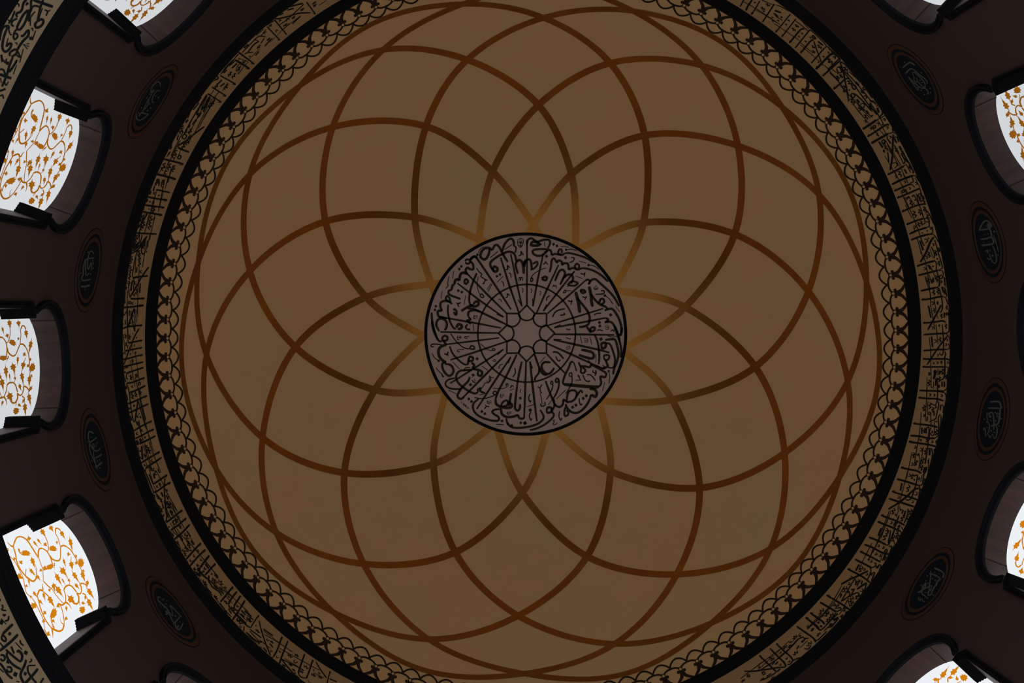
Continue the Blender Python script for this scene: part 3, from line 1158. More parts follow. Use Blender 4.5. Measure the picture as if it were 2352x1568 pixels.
6 13332 15949 13253 15900
10 13270 16006 13287 15938 13316 15955 13315 16049 13287 16067 13270 16006
9 13271 16161 13291 16080 13305 16171 13323 16080 13340 16144
8 13304 16323 13311 16257 13327 16251 13333 16318
H14 13289 15705
9 13186 16161 13203 16094 13214 16169 13229 16094 13242 16147
7 13227 15748 13129 15859
7 13233 15860 13100 15902 12945 15934 12899 16017
7 13220 15964 13140 15984
7 13241 15675 13157 15685
16 13202 15699 13167 15705
19 13120 15943 13052 15931
9 13027 16223 13052 16120 13069 16236 13093 16120 13114 16201
9 12969 16138 12987 16065 12999 16147 13016 16065 13031 16123
15 12996 16240 12929 16251
9 12919 16090 12939 16010 12953 16100 12971 16010 12987 16073
9 12907 15936 12928 15850 12943 15946 12963 15850 12980 15918
H15 12899 16017
15 13093 15731 13043 15704
7 13107 15660 13013 15716
9 12974 15689 12990 15627 13001 15697 13016 15627 13029 15676
9 12902 15792 12924 15709 12938 15802 12958 15708 12976 15774
8 12882 15768 12888 15713 12902 15708 12906 15763
8 12808 16054 12814 15996 12828 15991 12833 16049
8 12791 15822 12798 15766 12811 15762 12816 15817
8 12825 16322 12832 16263 12846 16258 12851 16317
8 12713 16212 12719 16154 12734 16149 12738 16207
8 12691 15958 12697 15901 12711 15896 12716 15953
8 12681 15767 12688 15712 12701 15708 12706 15763
8 12600 16146 12608 16076 12625 16070 12631 16140
19 12654 16224 12591 16232
6 12864 16211 12565 16338
10 12639 15864 12652 15815 12673 15827 12673 15895 12652 15908 12639 15864
10 12659 15951 12640 15846 12597 15930
9 12635 15806 12497 15915
9 12800 15655 12810 15614 12818 15660 12827 15614 12836 15646
9 12612 15725 12632 15650 12645 15734 12663 15649 12679 15709
9 12579 15801 12593 15745 12603 15807 12616 15745 12628 15789
9 13481 15760 13502 15676 13517 15771 13536 15675 13554 15742
15 13503 15705 13575 15703
9 13622 15658 13497 15696
15 13433 15683 13454 15756
8 13391 15913 13397 15849 13413 15844 13418 15907
9 13471 16169 13498 16058 13517 16183 13541 16058 13564 16146
9 13378 16100 13398 16020 13411 16110 13430 16019 13446 16083
6 13633 15628 13410 15666
16 12554 15939 12563 16285 12571 16608
t12 12571 16604 12544 16497
16 12189 15771 12193 16088 12203 16603
t12 12203 16599 12177 16493
17 12099 15968 12116 16214 12122 16596
10 12099 15968 12052 15906 11936 15911 11841 15892 11714 15939
17 12027 16071 12039 16277 12050 16598
10 12027 16071 11997 16033 11957 16054
17 11935 15656 11947 16114 11969 16598
15 12518 16070 12480 15949 12443 15916
10 12443 15916 12377 15903 12281 15999 12229 15959
9 12642 15837 12486 15953 12298 16052 12219 16080
9 12666 15953 12660 15855 12634 15842 12552 15904
H19 12600 15979
6 12658 16304 12416 16347
6 12469 16139 12212 16276
6 12451 16029 12236 16133
9 12262 16184 12101 16293
6 12194 16282 12047 16306
6 12210 16083 12065 16107
6 12025 16325 11851 16365
6 11949 16354 11777 16323
15 11889 16270 11777 16323
15 11923 16192 11848 16184
15 11905 16061 11843 16096
6 11838 16215 11730 16278
6 11936 16042 11779 16055
9 11930 15955 11774 15967
H16 12507 16202
9 12415 16342 12434 16268 12446 16351 12463 16269 12478 16327
9 12312 16347 12336 16252 12352 16359 12374 16252 12394 16328
8 12254 16365 12261 16300 12277 16294 12282 16359
9 12384 16164 12408 16070 12423 16175 12445 16070 12465 16144
16 12386 15986 12329 15995
9 12264 16180 12281 16115 12291 16188 12307 16115 12320 16167
9 12449 15795 12473 15706 12488 15806 12509 15705 12529 15776
8 12545 15719 12553 15646 12572 15640 12578 15713
9 12436 15741 12452 15680 12463 15749 12477 15679 12491 15728
9 12595 15851 12495 15920
9 12442 15659 12314 15686
10 12442 15687 12344 15716
7 12284 15711 12109 15694 11968 15708
9 12239 15783 12257 15714 12269 15791 12285 15714 12300 15768
10 12185 15729 12095 15711
9 12110 15965 12126 15902 12137 15973 12152 15902 12165 15952
9 12031 15715 12049 15647 12060 15723 12077 15647 12092 15700
12 12062 15846 11991 15789
8 12144 16214 12149 16163 12162 16158 12166 16209
8 11981 16232 11988 16174 12002 16170 12006 16227
9 11985 16012 12006 15935 12019 16021 12037 15935 12053 15995
9 11814 15870 11841 15767 11859 15882 11884 15767 11906 15848
9 11729 16208 11755 16108 11772 16220 11796 16108 11817 16187
9 12585 15777 12605 15700 12618 15786 12636 15700 12652 15760
8 12692 15971 12698 15914 12712 15910 12717 15966
8 12685 15786 12691 15731 12705 15726 12709 15781
8 12602 16142 12609 16078 12625 16072 12630 16136
15 12639 16225 12581 16244
18 -3813 16631 -3857 15848 -3838 15745
t14 -3814 16626 -3846 16518
19 -3694 16616 -3727 15777
10 -3727 15777 -3742 15692 -3860 15688 -3934 15720
15 -3472 16628 -3502 16071 -3489 15903
t14 -3473 16623 -3505 16516
12 -3699 15773 -3563 15952 -3426 16170 -3240 16457
10 -3714 15760 -3648 15677 -3368 15673
10 -3841 16071 -3821 15971 -3792 16084 -3776 15971 -3746 16050
9 -3811 15830 -3809 15769 -3792 15764 -3781 15825
7 -3801 16281 -3719 16256
7 -3698 16284 -3338 16293
16 -3677 16311 -3527 16263
7 -3705 16162 -3601 16111
10 -3675 16005 -3667 15900 -3601 15961 -3618 16070 -3670 16019
7 -3679 15872 -3353 15799 -3087 15766
8 -3629 15892 -3125 15920 -2879 15815
10 -3585 16107 -3574 16049 -3558 16114 -3548 16049 -3531 16095
10 -3597 16232 -3585 16174 -3569 16239 -3560 16174 -3542 16220
9 -3443 16296 -3441 16232 -3424 16226 -3412 16291
10 -3395 16383 -3389 16353 -3381 16387 -3376 16353 -3367 16377
7 -3473 16340 -3041 16180
10 -3470 16032 -3454 15955 -3432 16042 -3419 15955 -3396 16016
11 -3391 15966 -3378 15900 -3344 15916 -3338 16008 -3367 16024 -3391 15966
H14 -3363 16163
8 -3558 15744 -3402 15670
21 -3406 15803 -3350 15783
10 -3636 15808 -3622 15739 -3602 15817 -3590 15739 -3569 15794
14 -3550 15786 -3550 15860
10 -3365 15657 -3270 15649 -3135 15673
11 -3307 15685 -3296 15637 -3272 15649 -3267 15715 -3289 15727 -3307 15685
10 -3282 15851 -3272 15803 -3258 15857 -3250 15803 -3235 15842
9 -3202 15882 -3199 15809 -3179 15803 -3166 15876
14 -3114 15736 -3121 15814
11 -3309 16193 -3296 16125 -3262 16141 -3255 16235 -3285 16253 -3309 16193
10 -3289 16103 -3188 16027 -2990 15950
21 -3216 16163 -3162 16153
9 -3138 16168 -3133 16054 -3102 16045 -3082 16158
21 -3067 15965 -3015 15950
10 -3087 15905 -3076 15849 -3060 15912 -3050 15850 -3033 15893
21 -3037 16116 -2988 16117
10 -3259 16383 -3242 16295 -3217 16394 -3203 16295 -3176 16364
9 -3100 16316 -3097 16252 -3080 16246 -3069 16310
7 -3210 16395 -2971 16339
7 -3176 16221 -2924 16074
16 -3111 15720 -3047 15685
10 -3020 15714 -3023 15642 -2932 15631 -2899 15713
21 -3005 15720 -2941 15770
20 -2844 16623 -2858 16296 -2873 15997
9 -2873 15997 -2877 15649
16 -2730 16610 -2753 16147 -2768 15799 -2755 15682
t12 -2730 16606 -2759 16511
20 -2633 16625 -2648 16262 -2660 15878
9 -2660 15878 -2655 15711 -2702 15655
9 -2655 15711 -2624 15645
14 -2226 16447 -2366 16171 -2508 15940 -2630 15731
t12 -2227 16445 -2278 16393
17 -2182 16610 -2200 16222 -2219 15925
9 -2219 15925 -2232 15813
10 -2964 15612 -2912 15685 -2887 15870
6 -3084 16382 -2858 16296
6 -3139 16270 -2928 16145
7 -3107 15826 -2811 15844 -2799 15904
6 -2844 16300 -2707 16225
6 -2881 15962 -2750 15949
7 -2777 15942 -2672 15958
6 -2751 16089 -2671 16040
15 -3014 15882 -2931 15872
8 -3107 16336 -3104 16266 -3086 16260 -3074 16330
H15 -2946 16039
9 -2998 16293 -2984 16221 -2963 16302 -2951 16221 -2930 16278
8 -2930 16409 -2927 16351 -2912 16346 -2901 16404
8 -2847 15775 -2845 15716 -2828 15711 -2817 15770
8 -2836 16063 -2833 15996 -2815 15990 -2803 16057
10 -2829 16191 -2820 16145 -2797 16157 -2793 16219 -2813 16231 -2829 16191
8 -2817 16380 -2814 16322 -2799 16317 -2789 16375
8 -2742 15831 -2740 15777 -2725 15772 -2715 15826
9 -2728 16269 -2718 16218 -2703 16276 -2694 16218 -2679 16258
19 -2615 16336 -2526 16314
6 -2603 16253 -2523 16238
10 -2618 16187 -2606 16126 -2575 16141 -2570 16224 -2596 16240 -2618 16187
16 -2585 16179 -2549 16176
12 -2637 15956 -2603 16010
8 -2624 15906 -2621 15851 -2606 15847 -2596 15901
15 -2600 15994 -2535 15978
6 -2601 16093 -2229 16008
7 -2540 16110 -2231 16083
6 -2507 16180 -2409 16128
15 -2581 15770 -2513 15778
9 -2589 15777 -2580 15675 -2515 15698
9 -2501 15892 -2242 15895
10 -2464 15774 -2137 15692 -2110 15744
9 -2464 15768 -2454 15720 -2439 15774 -2431 15720 -2416 15759
9 -2399 15773 -2387 15718 -2372 15779 -2362 15718 -2345 15761
9 -2465 15947 -2450 15873 -2428 15956 -2415 15873 -2392 15932
9 -2246 15871 -2284 15800 -2381 15817
9 -2307 15787 -2295 15733 -2279 15794 -2269 15733 -2252 15776
9 -2543 16249 -2527 16172 -2505 16259 -2492 16172 -2468 16233
9 -2499 16358 -2491 16318 -2480 16362 -2473 16318 -2461 16349
12 -2450 16227 -2334 16357
6 -2423 16390 -2095 16318
8 -2298 16278 -2292 16143 -2255 16132 -2231 16267
16 -2182 15955 -2119 15939
9 -2226 15821 -2116 15793
9 -2204 15771 -2193 15717 -2177 15778 -2167 15717 -2150 15760
6 -2199 16047 -2080 16065
18 -2045 16613 -2067 16208 -2075 15767
8 -2075 15767 -2060 15681 -1982 15651
8 -2073 15804 -2002 15836 -2001 15944
15 -1955 16626 -1973 16285 -1983 16017 -1981 15932
t12 -1955 16623 -1983 16534
9 -1981 15932 -1930 15866
15 -1858 16625 -1877 16211 -1896 15834 -1897 15713
t12 -1858 16621 -1885 16532
8 -1897 15713 -1813 15733 -1793 15719
14 -1672 16632 -1695 16294 -1709 15942 -1700 15693
t12 -1672 16629 -1701 16541
15 -1499 16608 -1523 16239 -1533 15950
t12 -1499 16605 -1528 16517
8 -1533 15950 -1522 15805 -1472 15763
16 -1373 16604 -1399 16310 -1416 15911
8 -1416 15911 -1433 15812 -1481 15807 -1481 15892
16 -1295 16609 -1320 16229 -1330 15875
8 -1330 15875 -1346 15762 -1415 15725
7 -1324 15880 -1310 15739 -1210 15643
6 -2183 16320 -1906 16252
6 -2185 16058 -2003 16030
6 -1933 16405 -1707 16355
6 -1853 16366 -1526 16273 -1223 16211
6 -1750 16421 -1562 16349
6 -1843 16193 -1702 16072
7 -1837 15986 -1653 15927 -1532 15933
8 -1853 15898 -1715 15936
8 -1531 15917 -1477 15929 -1464 16008
9 -1509 16085 -1496 16027 -1479 16092 -1469 16027 -1451 16073
9 -1499 16200 -1486 16141 -1469 16207 -1458 16141 -1440 16187
9 -2182 16217 -2164 16133 -2140 16227 -2126 16133 -2100 16199
8 -2135 16389 -2132 16334 -2118 16330 -2108 16384
8 -2039 16155 -2036 16102 -2022 16098 -2013 16151
8 -1945 16080 -1943 16033 -1930 16029 -1921 16076
9 -1942 16313 -1933 16270 -1911 16281 -1907 16340 -1927 16351 -1942 16313
9 -1939 16239 -1928 16191 -1915 16245 -1906 16191 -1892 16229
8 -1984 15799 -1981 15738 -1964 15734 -1954 15794
6 -2046 15731 -1908 15700
9 -1843 15811 -1831 15758 -1803 15771 -1798 15845 -1823 15858 -1843 15811
9 -1791 15873 -1778 15816 -1762 15880 -1751 15816 -1734 15861
15 -1827 16085 -1842 15980
H20 -1832 16206
8 -1834 16326 -1831 16273 -1817 16268 -1807 16321
H14 -1777 16013
9 -1787 16229 -1771 16152 -1749 16238 -1735 16152 -1711 16213
9 -1781 15772 -1766 15705 -1746 15781 -1734 15705 -1713 15758
9 -1803 15721 -1796 15687 -1786 15725 -1780 15687 -1769 15714
9 -1651 16247 -1632 16158 -1607 16258 -1591 16158 -1563 16228
9 -1654 16039 -1637 15964 -1616 16048 -1602 15964 -1579 16023
9 -1674 15839 -1655 15754 -1630 15850 -1614 15754 -1588 15821
8 -1668 15809 -1627 15762 -1556 15691 -1440 15655
9 -1573 15814 -1558 15746 -1538 15822 -1526 15746 -1505 15800
8 -1465 16371 -1461 16307 -1444 16302 -1433 16366
6 -1459 16385 -1403 16378
H12 -1375 15934
H12 -1360 16128
8 -1409 15832 -1406 15782 -1392 15778 -1383 15828
16 -999 16445 -1098 16191 -1230 15932 -1285 15759
16 -953 16597 -978 16262 -997 15908
8 -997 15908 -961 15877 -892 15913 -756 15873 -681 15919
16 -834 16604 -856 16220 -876 15870
8 -876 15870 -897 15711 -954 15699 -1072 15732 -1232 15762
7 -872 15855 -862 15712 -810 15703
16 -632 16597 -652 16288 -665 16026
8 -665 16026 -692 15882 -767 15869
8 -659 16028 -652 15930 -610 15894 -505 15858 -397 15867
15 -517 16597 -529 16275 -550 15962 -551 15813
t12 -517 16594 -543 16508
8 -551 15813 -533 15720 -453 15660
6 -1326 16369 -1098 16332 -962 16253 -397 16273
18 -1273 16284 -1143 16250
6 -1300 16228 -1200 16177
8 -1277 16115 -1272 16023 -1246 16015 -1230 16107
H12 -1206 16173
H12 -1282 15955
6 -1155 15999 -1035 15954
8 -1176 15935 -1079 15878 -1027 15925
8 -1208 15879 -1205 15829 -1191 15825 -1182 15875
9 -1116 16104 -1100 16035 -1080 16113 -1067 16035 -1046 16090
8 -1065 16217 -1061 16154 -1044 16149 -1033 16211
8 -1128 16376 -1125 16334 -1114 16330 -1106 16373
9 -1123 15862 -1107 15794 -1088 15870 -1075 15794 -1054 15848
H14 -1017 15813
9 -989 15817 -975 15756 -957 15825 -945 15756 -926 15804
H14 -1238 15759
9 -1149 15719 -1137 15669 -1123 15725 -1113 15669 -1098 15708
8 -926 16365 -922 16301 -905 16296 -894 16359
H14 -930 16011
18 -941 16160 -898 16130
8 -943 16211 -946 16140 -872 16057
6 -872 16057 -728 15951
6 -816 16379 -574 16244
6 -814 16327 -670 16299
9 -788 16291 -772 16220 -752 16300 -738 16220 -717 16276
15 -790 16078 -731 16085
9 -767 16165 -757 16118 -744 16170 -735 16118 -721 16155
9 -813 15991 -796 15917 -775 16001 -760 15917 -737 15976
6 -835 16212 -727 16156
9 -818 15799 -805 15747 -778 15760 -773 15832 -798 15845 -818 15799
8 -744 15842 -741 15792 -726 15788 -718 15838
14 -780 15683 -688 15703
6 -804 15705 -665 15679
18 -673 15806 -609 15779
8 -668 15841 -648 15717 -550 15683
9 -628 15766 -616 15716 -602 15772 -592 15716 -577 15755
9 -642 16155 -626 16085 -607 16163 -593 16085 -572 16140
9 -643 15999 -629 15936 -611 16006 -599 15936 -579 15986
8 -490 16240 -486 16168 -465 16162 -453 16234
18 -495 16028 -454 16021
6 -525 16138 -397 16101
8 304 15705 321 15637 368 15675 545 15642
16 645 16615 623 16163 600 15752
8 600 15752 562 15652 516 15651
8 619 15911 616 15730 643 15655 671 15644
15 740 16610 727 16294 709 15941 716 15706
t12 740 16606 714 16521
15 1077 16619 1059 16287 1044 15949 1045 15731
t12 1077 16616 1049 16531
16 1236 16615 1211 16270 1204 15960 1181 15740
8 1181 15740 1139 15669 1042 15699 932 15781 880 15726
8 896 15701 1008 15654 1125 15646
6 332 16278 584 16196
6 457 16386 734 16308 1010 16212
6 912 16412 1258 16270
8 444 16019 708 15925 788 15972 775 16115
9 322 15799 437 15788 472 15894
6 503 16137 596 16105
15 367 16124 474 16146
15 457 16049 551 16053
8 367 16124 376 16070 479 16127
6 339 16028 425 16007
9 332 15895 348 15829 367 15903 381 15829 401 15881
8 373 15996 377 15936 395 15931 405 15991
9 397 15744 409 15695 423 15750 433 15695 449 15734
8 403 16367 407 16304 425 16299 435 16361
9 492 16328 510 16252 531 16337 546 16252 569 16312
H14 577 16181
9 432 15968 447 15906 464 15975 477 15906 495 15955
14 487 15840 549 15820
14 482 15759 550 15737
9 533 15947 541 15914 551 15951 558 15914 568 15940
8 661 16238 665 16187 679 16182 688 16233
8 657 16084 661 16034 675 16030 683 16080
8 646 15828 650 15780 664 15775 672 15824
8 734 15880 778 15843 879 15859 944 15857
12 943 15841 1009 16057
14 774 15779 837 15765
8 767 15766 783 15676 863 15653
9 769 16177 787 16103 808 16186 823 16103 846 16162
6 760 16244 894 16192
9 819 16048 835 15986 852 16055 865 15985 883 16035
8 797 15970 800 15920 815 15916 823 15966
9 814 16383 833 16306 853 16392 869 16306 892 16366
8 932 16330 936 16278 951 16274 959 16325
9 883 16120 893 16079 914 16089 917 16145 897 16155 883 16120
8 896 16070 1065 15953
14 946 16163 1005 16146
14 864 15968 921 15937
H14 982 15818
6 971 15892 1140 15802
8 1071 15949 1127 15980 1161 15837 1122 15797
14 1086 16111 1155 16081
8 1084 16095 1078 16030 1222 15913
14 1095 16272 1175 16225
9 1098 16191 1112 16133 1128 16197 1140 16133 1157 16178
9 1069 15782 1087 15712 1107 15791 1122 15712 1144 15768
8 1107 15924 1111 15875 1125 15871 1133 15920
16 1317 16609 1297 16239 1279 15884 1276 15620
t12 1317 16606 1288 16516
16 1663 16604 1648 16304 1632 16033 1640 15841
t12 1662 16601 1634 16511
17 1819 16595 1804 16272 1792 15812
9 1792 15812 1760 15681 1665 15742 1550 15745
9 1795 15790 1822 15705 1941 15626
15 1991 16590 1977 16226 1963 15896 1957 15644
t12 1991 16587 1963 16497
17 2089 16587 2073 16204 2051 15658
14 2215 16434 2095 16214 1977 16031 1861 15883 1821 15743
t12 2214 16432 2164 16385
6 1149 16313 1434 16238 1588 16152
6 1432 16393 1770 16271
6 1664 16326 2170 16134
9 1119 16000 1331 15897 1516 15830
6 1328 16046 1577 15957
6 1417 16140 1507 16022 1612 15978
9 1311 15770 1388 15672 1599 15627
19 1328 15810 1400 15769
9 1328 15864 1317 15765 1360 15695
15 1456 15758 1502 15717
6 1436 15756 1606 15638
9 1572 15815 1550 15745 1598 15718 1650 15775
16 1556 15793 1625 15782
8 1347 16367 1351 16312 1367 16307 1375 16362
9 1428 16332 1445 16264 1463 16340 1477 16264 1497 16318
8 1559 16292 1564 16227 1583 16222 1593 16287
9 1507 16164 1523 16097 1541 16172 1556 16097 1575 16150
8 1348 16144 1354 16070 1376 16063 1387 16138
H19 1438 16158
9 1328 15967 1348 15890 1369 15976 1385 15890 1408 15951
9 1451 15971 1470 15895 1491 15980 1508 15894 1531 15955
12 1448 15854 1508 15819
9 1543 15925 1559 15860 1576 15932 1591 15860 1610 15911
8 1699 16246 1704 16181 1723 16176 1733 16240
9 1682 16141 1699 16075 1716 16149 1731 16074 1750 16127
9 1707 16051 1680 15948 1790 15888 1964 15858 2012 15951 2003 16020
H15 1745 15992
15 1694 15859 1731 15840
6 1660 15802 1741 15774
9 1686 15709 1703 15640 1722 15717 1737 15640 1758 15694
17 1844 16364 1939 16312
9 1827 16129 1850 16039 1873 16140 1893 16039 1920 16110
8 1878 15804 1884 15733 1905 15727 1916 15798
8 2010 16313 2014 16259 2030 16254 2038 16308
8 1990 15798 1994 15747 2009 15743 2017 15794
15 1242 16207 1266 16188
8 1227 16030 1231 15978 1246 15973 1255 16026
8 1220 15837 1224 15785 1239 15781 1247 15832
9 1194 15679 1205 15633 1218 15685 1228 15633 1242 15670
9 1305 15666 1314 15632 1323 15670 1331 15632 1342 15659
9 1808 15658 1817 15624 1827 15662 1834 15624 1845 15651
16 2326 16580 2313 16267 2300 15966 2302 15675
t12 2325 16576 2297 16487
16 2420 16583 2402 16175 2394 15908 2391 15680
t12 2420 16579 2392 16490
17 2647 16574 2628 16265 2620 15910
9 2620 15910 2590 15838 2429 15913
17 2756 16577 2735 16248 2730 15924 2707 15685
9 2707 15685 2673 15662 2601 15722 2625 15801
16 2863 16578 2846 16216 2836 15779
t12 2862 16574 2834 16485
17 2981 16571 2965 16205 2954 15908
9 2954 15908 2915 15837 2878 15865 2891 15923
9 2391 15680 2424 15632 2454 15682
6 2117 16100 2262 16060
6 2220 16380 2516 16284 2783 16163
6 2217 16323 2610 16212 2895 16167
6 2240 16013 2289 15982
9 2223 15996 2276 15982 2350 16012 2380 15948 2470 15871 2591 15877
6 2425 16261 2581 16177
16 2471 16354 2573 16316
6 2687 16374 2963 16296
6 2745 16229 2902 16132
16 2140 15953 2190 15925
16 2138 15860 2207 15826
9 2103 15811 2172 15740 2283 15721
9 2141 16041 2147 16017 2154 16043 2159 16017 2166 16036
9 2086 15733 2106 15659 2126 15742 2143 15659 2165 15717
9 2182 15684 2200 15616 2218 15692 2234 15615 2254 15669
9 2171 16278 2191 16199 2212 16288 2229 16199 2252 16261
H15 2237 16115
9 2200 15884 2220 15808 2240 15893 2257 15808 2280 15868
8 2337 16156 2342 16103 2357 16099 2365 16152
9 2314 15984 2328 15931 2342 15990 2354 15931 2370 15973
9 2324 15852 2338 15800 2352 15858 2364 15799 2379 15841
9 2335 15743 2364 15644
8 2438 16186 2443 16122 2462 16117 2472 16181
16 2448 16084 2492 16055
9 2496 16127 2520 16037 2543 16138 2563 16037 2590 16108
9 2436 16022 2488 15962 2581 15894
8 2412 15829 2417 15767 2435 15762 2445 15824
9 2468 15839 2488 15764 2508 15848 2525 15764 2547 15823
9 2432 15747 2447 15689 2463 15754 2476 15689 2493 15735
9 2531 15756 2564 15645
9 2464 15664 2477 15619 2489 15670 2499 15619 2513 15655
8 2665 16152 2670 16099 2685 16094 2693 16148
8 2654 15977 2658 15925 2674 15920 2681 15972
8 2769 16074 2774 16021 2789 16016 2797 16069
8 2759 15927 2763 15876 2779 15871 2786 15923
9 2716 15827 2667 15831 2682 15767 2812 15740
15 2758 15755 2726 15771
6 2718 15866 2841 15770
9 2743 15732 2757 15681 2770 15738 2782 15681 2798 15721
6 2576 15666 2776 15645
H16 2892 16152
8 2876 16075 2881 16022 2897 16018 2904 16071
16 2908 15747 2873 15752
9 2865 15747 2875 15667 2933 15641
6 3000 16289 3075 16225
9 2960 16124 2963 15949 3006 15846 3097 15791
16 3137 16586 3117 16201 3108 15894 3114 15653
t12 3137 16582 3108 16493
14 3343 16431 3237 16302 3130 16130 3008 15946
t12 3342 16430 3290 16396
17 3691 16587 3668 16232 3650 15928
9 3650 15928 3595 15858 3576 15904 3605 15970
16 3569 16582 3545 16186 3530 15858 3525 15628
t12 3568 16578 3539 16490
16 3877 16586 3863 16246 3853 16056 3859 15919
t12 3877 16582 3849 16493
16 3963 16571 3948 16232 3941 16030 3959 15906
t12 3963 16567 3935 16478
9 3959 15906 3916 15858 3799 15868 3659 15904
16 3004 16342 3097 16309
6 2990 16282 3065 16242
9 3004 16221 3025 16142 3045 16231 3063 16142 3086 16205
8 3006 16118 3011 16065 3027 16061 3034 16114
8 3040 15945 3045 15893 3060 15889 3068 15941
8 3183 16347 3189 16281 3208 16276 3217 16341
8 3266 16255 3271 16201 3287 16197 3295 16251
9 3510 16040 3199 16159 3238 16010
10 3506 16026 3400 15938 3302 15785 3322 15659
9 3162 16048 3183 15971 3202 16058 3220 15971 3243 16032
6 3143 15972 3251 15940
16 3148 15899 3193 15868
14 3272 15873 3213 15827 3139 15748
t12 3271 15872 3219 15850
9 3139 15748 3236 15653 3331 15638
8 3229 15766 3236 15695 3258 15689 3268 15760
16 3322 16026 3290 15941
9 3285 15952 3348 15923 3402 15889
H22 3364 16065
9 3351 16048 3387 15946 3421 15956
9 3322 16247 3345 16162 3366 16258 3386 16162 3410 16230
16 3434 16198 3484 16147
6 3354 16382 3668 16232 3930 16207
6 3331 16297 3638 16189 4054 16226
9 3315 15749 3332 15686 3348 15757 3364 15686 3382 15736
9 3374 15845 3394 15770 3414 15854 3432 15770 3454 15829
9 3423 15907 3521 15856
9 3415 15741 3432 15678 3448 15748 3463 15678 3482 15727
9 3441 15911 3498 15670
8 3585 16172 3590 16118 3606 16114 3613 16167
9 3556 16068 3576 15997 3594 16077 3611 15997 3631 16053
6 3539 15836 3654 15782
9 3517 15802 3536 15733 3554 15811 3571 15733 3591 15788
9 3724 16362 3747 16275 3768 16373 3788 16275 3813 16344
9 3705 16153 3726 16074 3745 16163 3764 16074 3786 16136
15 3764 16102 3724 16111
9 3685 15998 3705 15927 3722 16007 3739 15927 3760 15983
6 3712 16237 3816 16155
9 3759 15977 3777 15912 3793 15985 3808 15912 3827 15963
H15 3665 15844
16 3752 15804 3718 15801
9 3752 15804 3689 15762 3716 15717 3832 15688
8 3881 16158 3887 16105 3902 16100 3910 16154
H19 3906 15957
10 3791 15747 3803 15707 3825 15717 3826 15773 3806 15783 3791 15747
9 3819 15676 3865 15761
H19 3652 15673
9 3557 15674 3566 15639 3575 15678 3583 15639 3593 15666
H22 2911 15759
9 3006 15784 2984 15724 3093 15655
H22 3023 15793"""
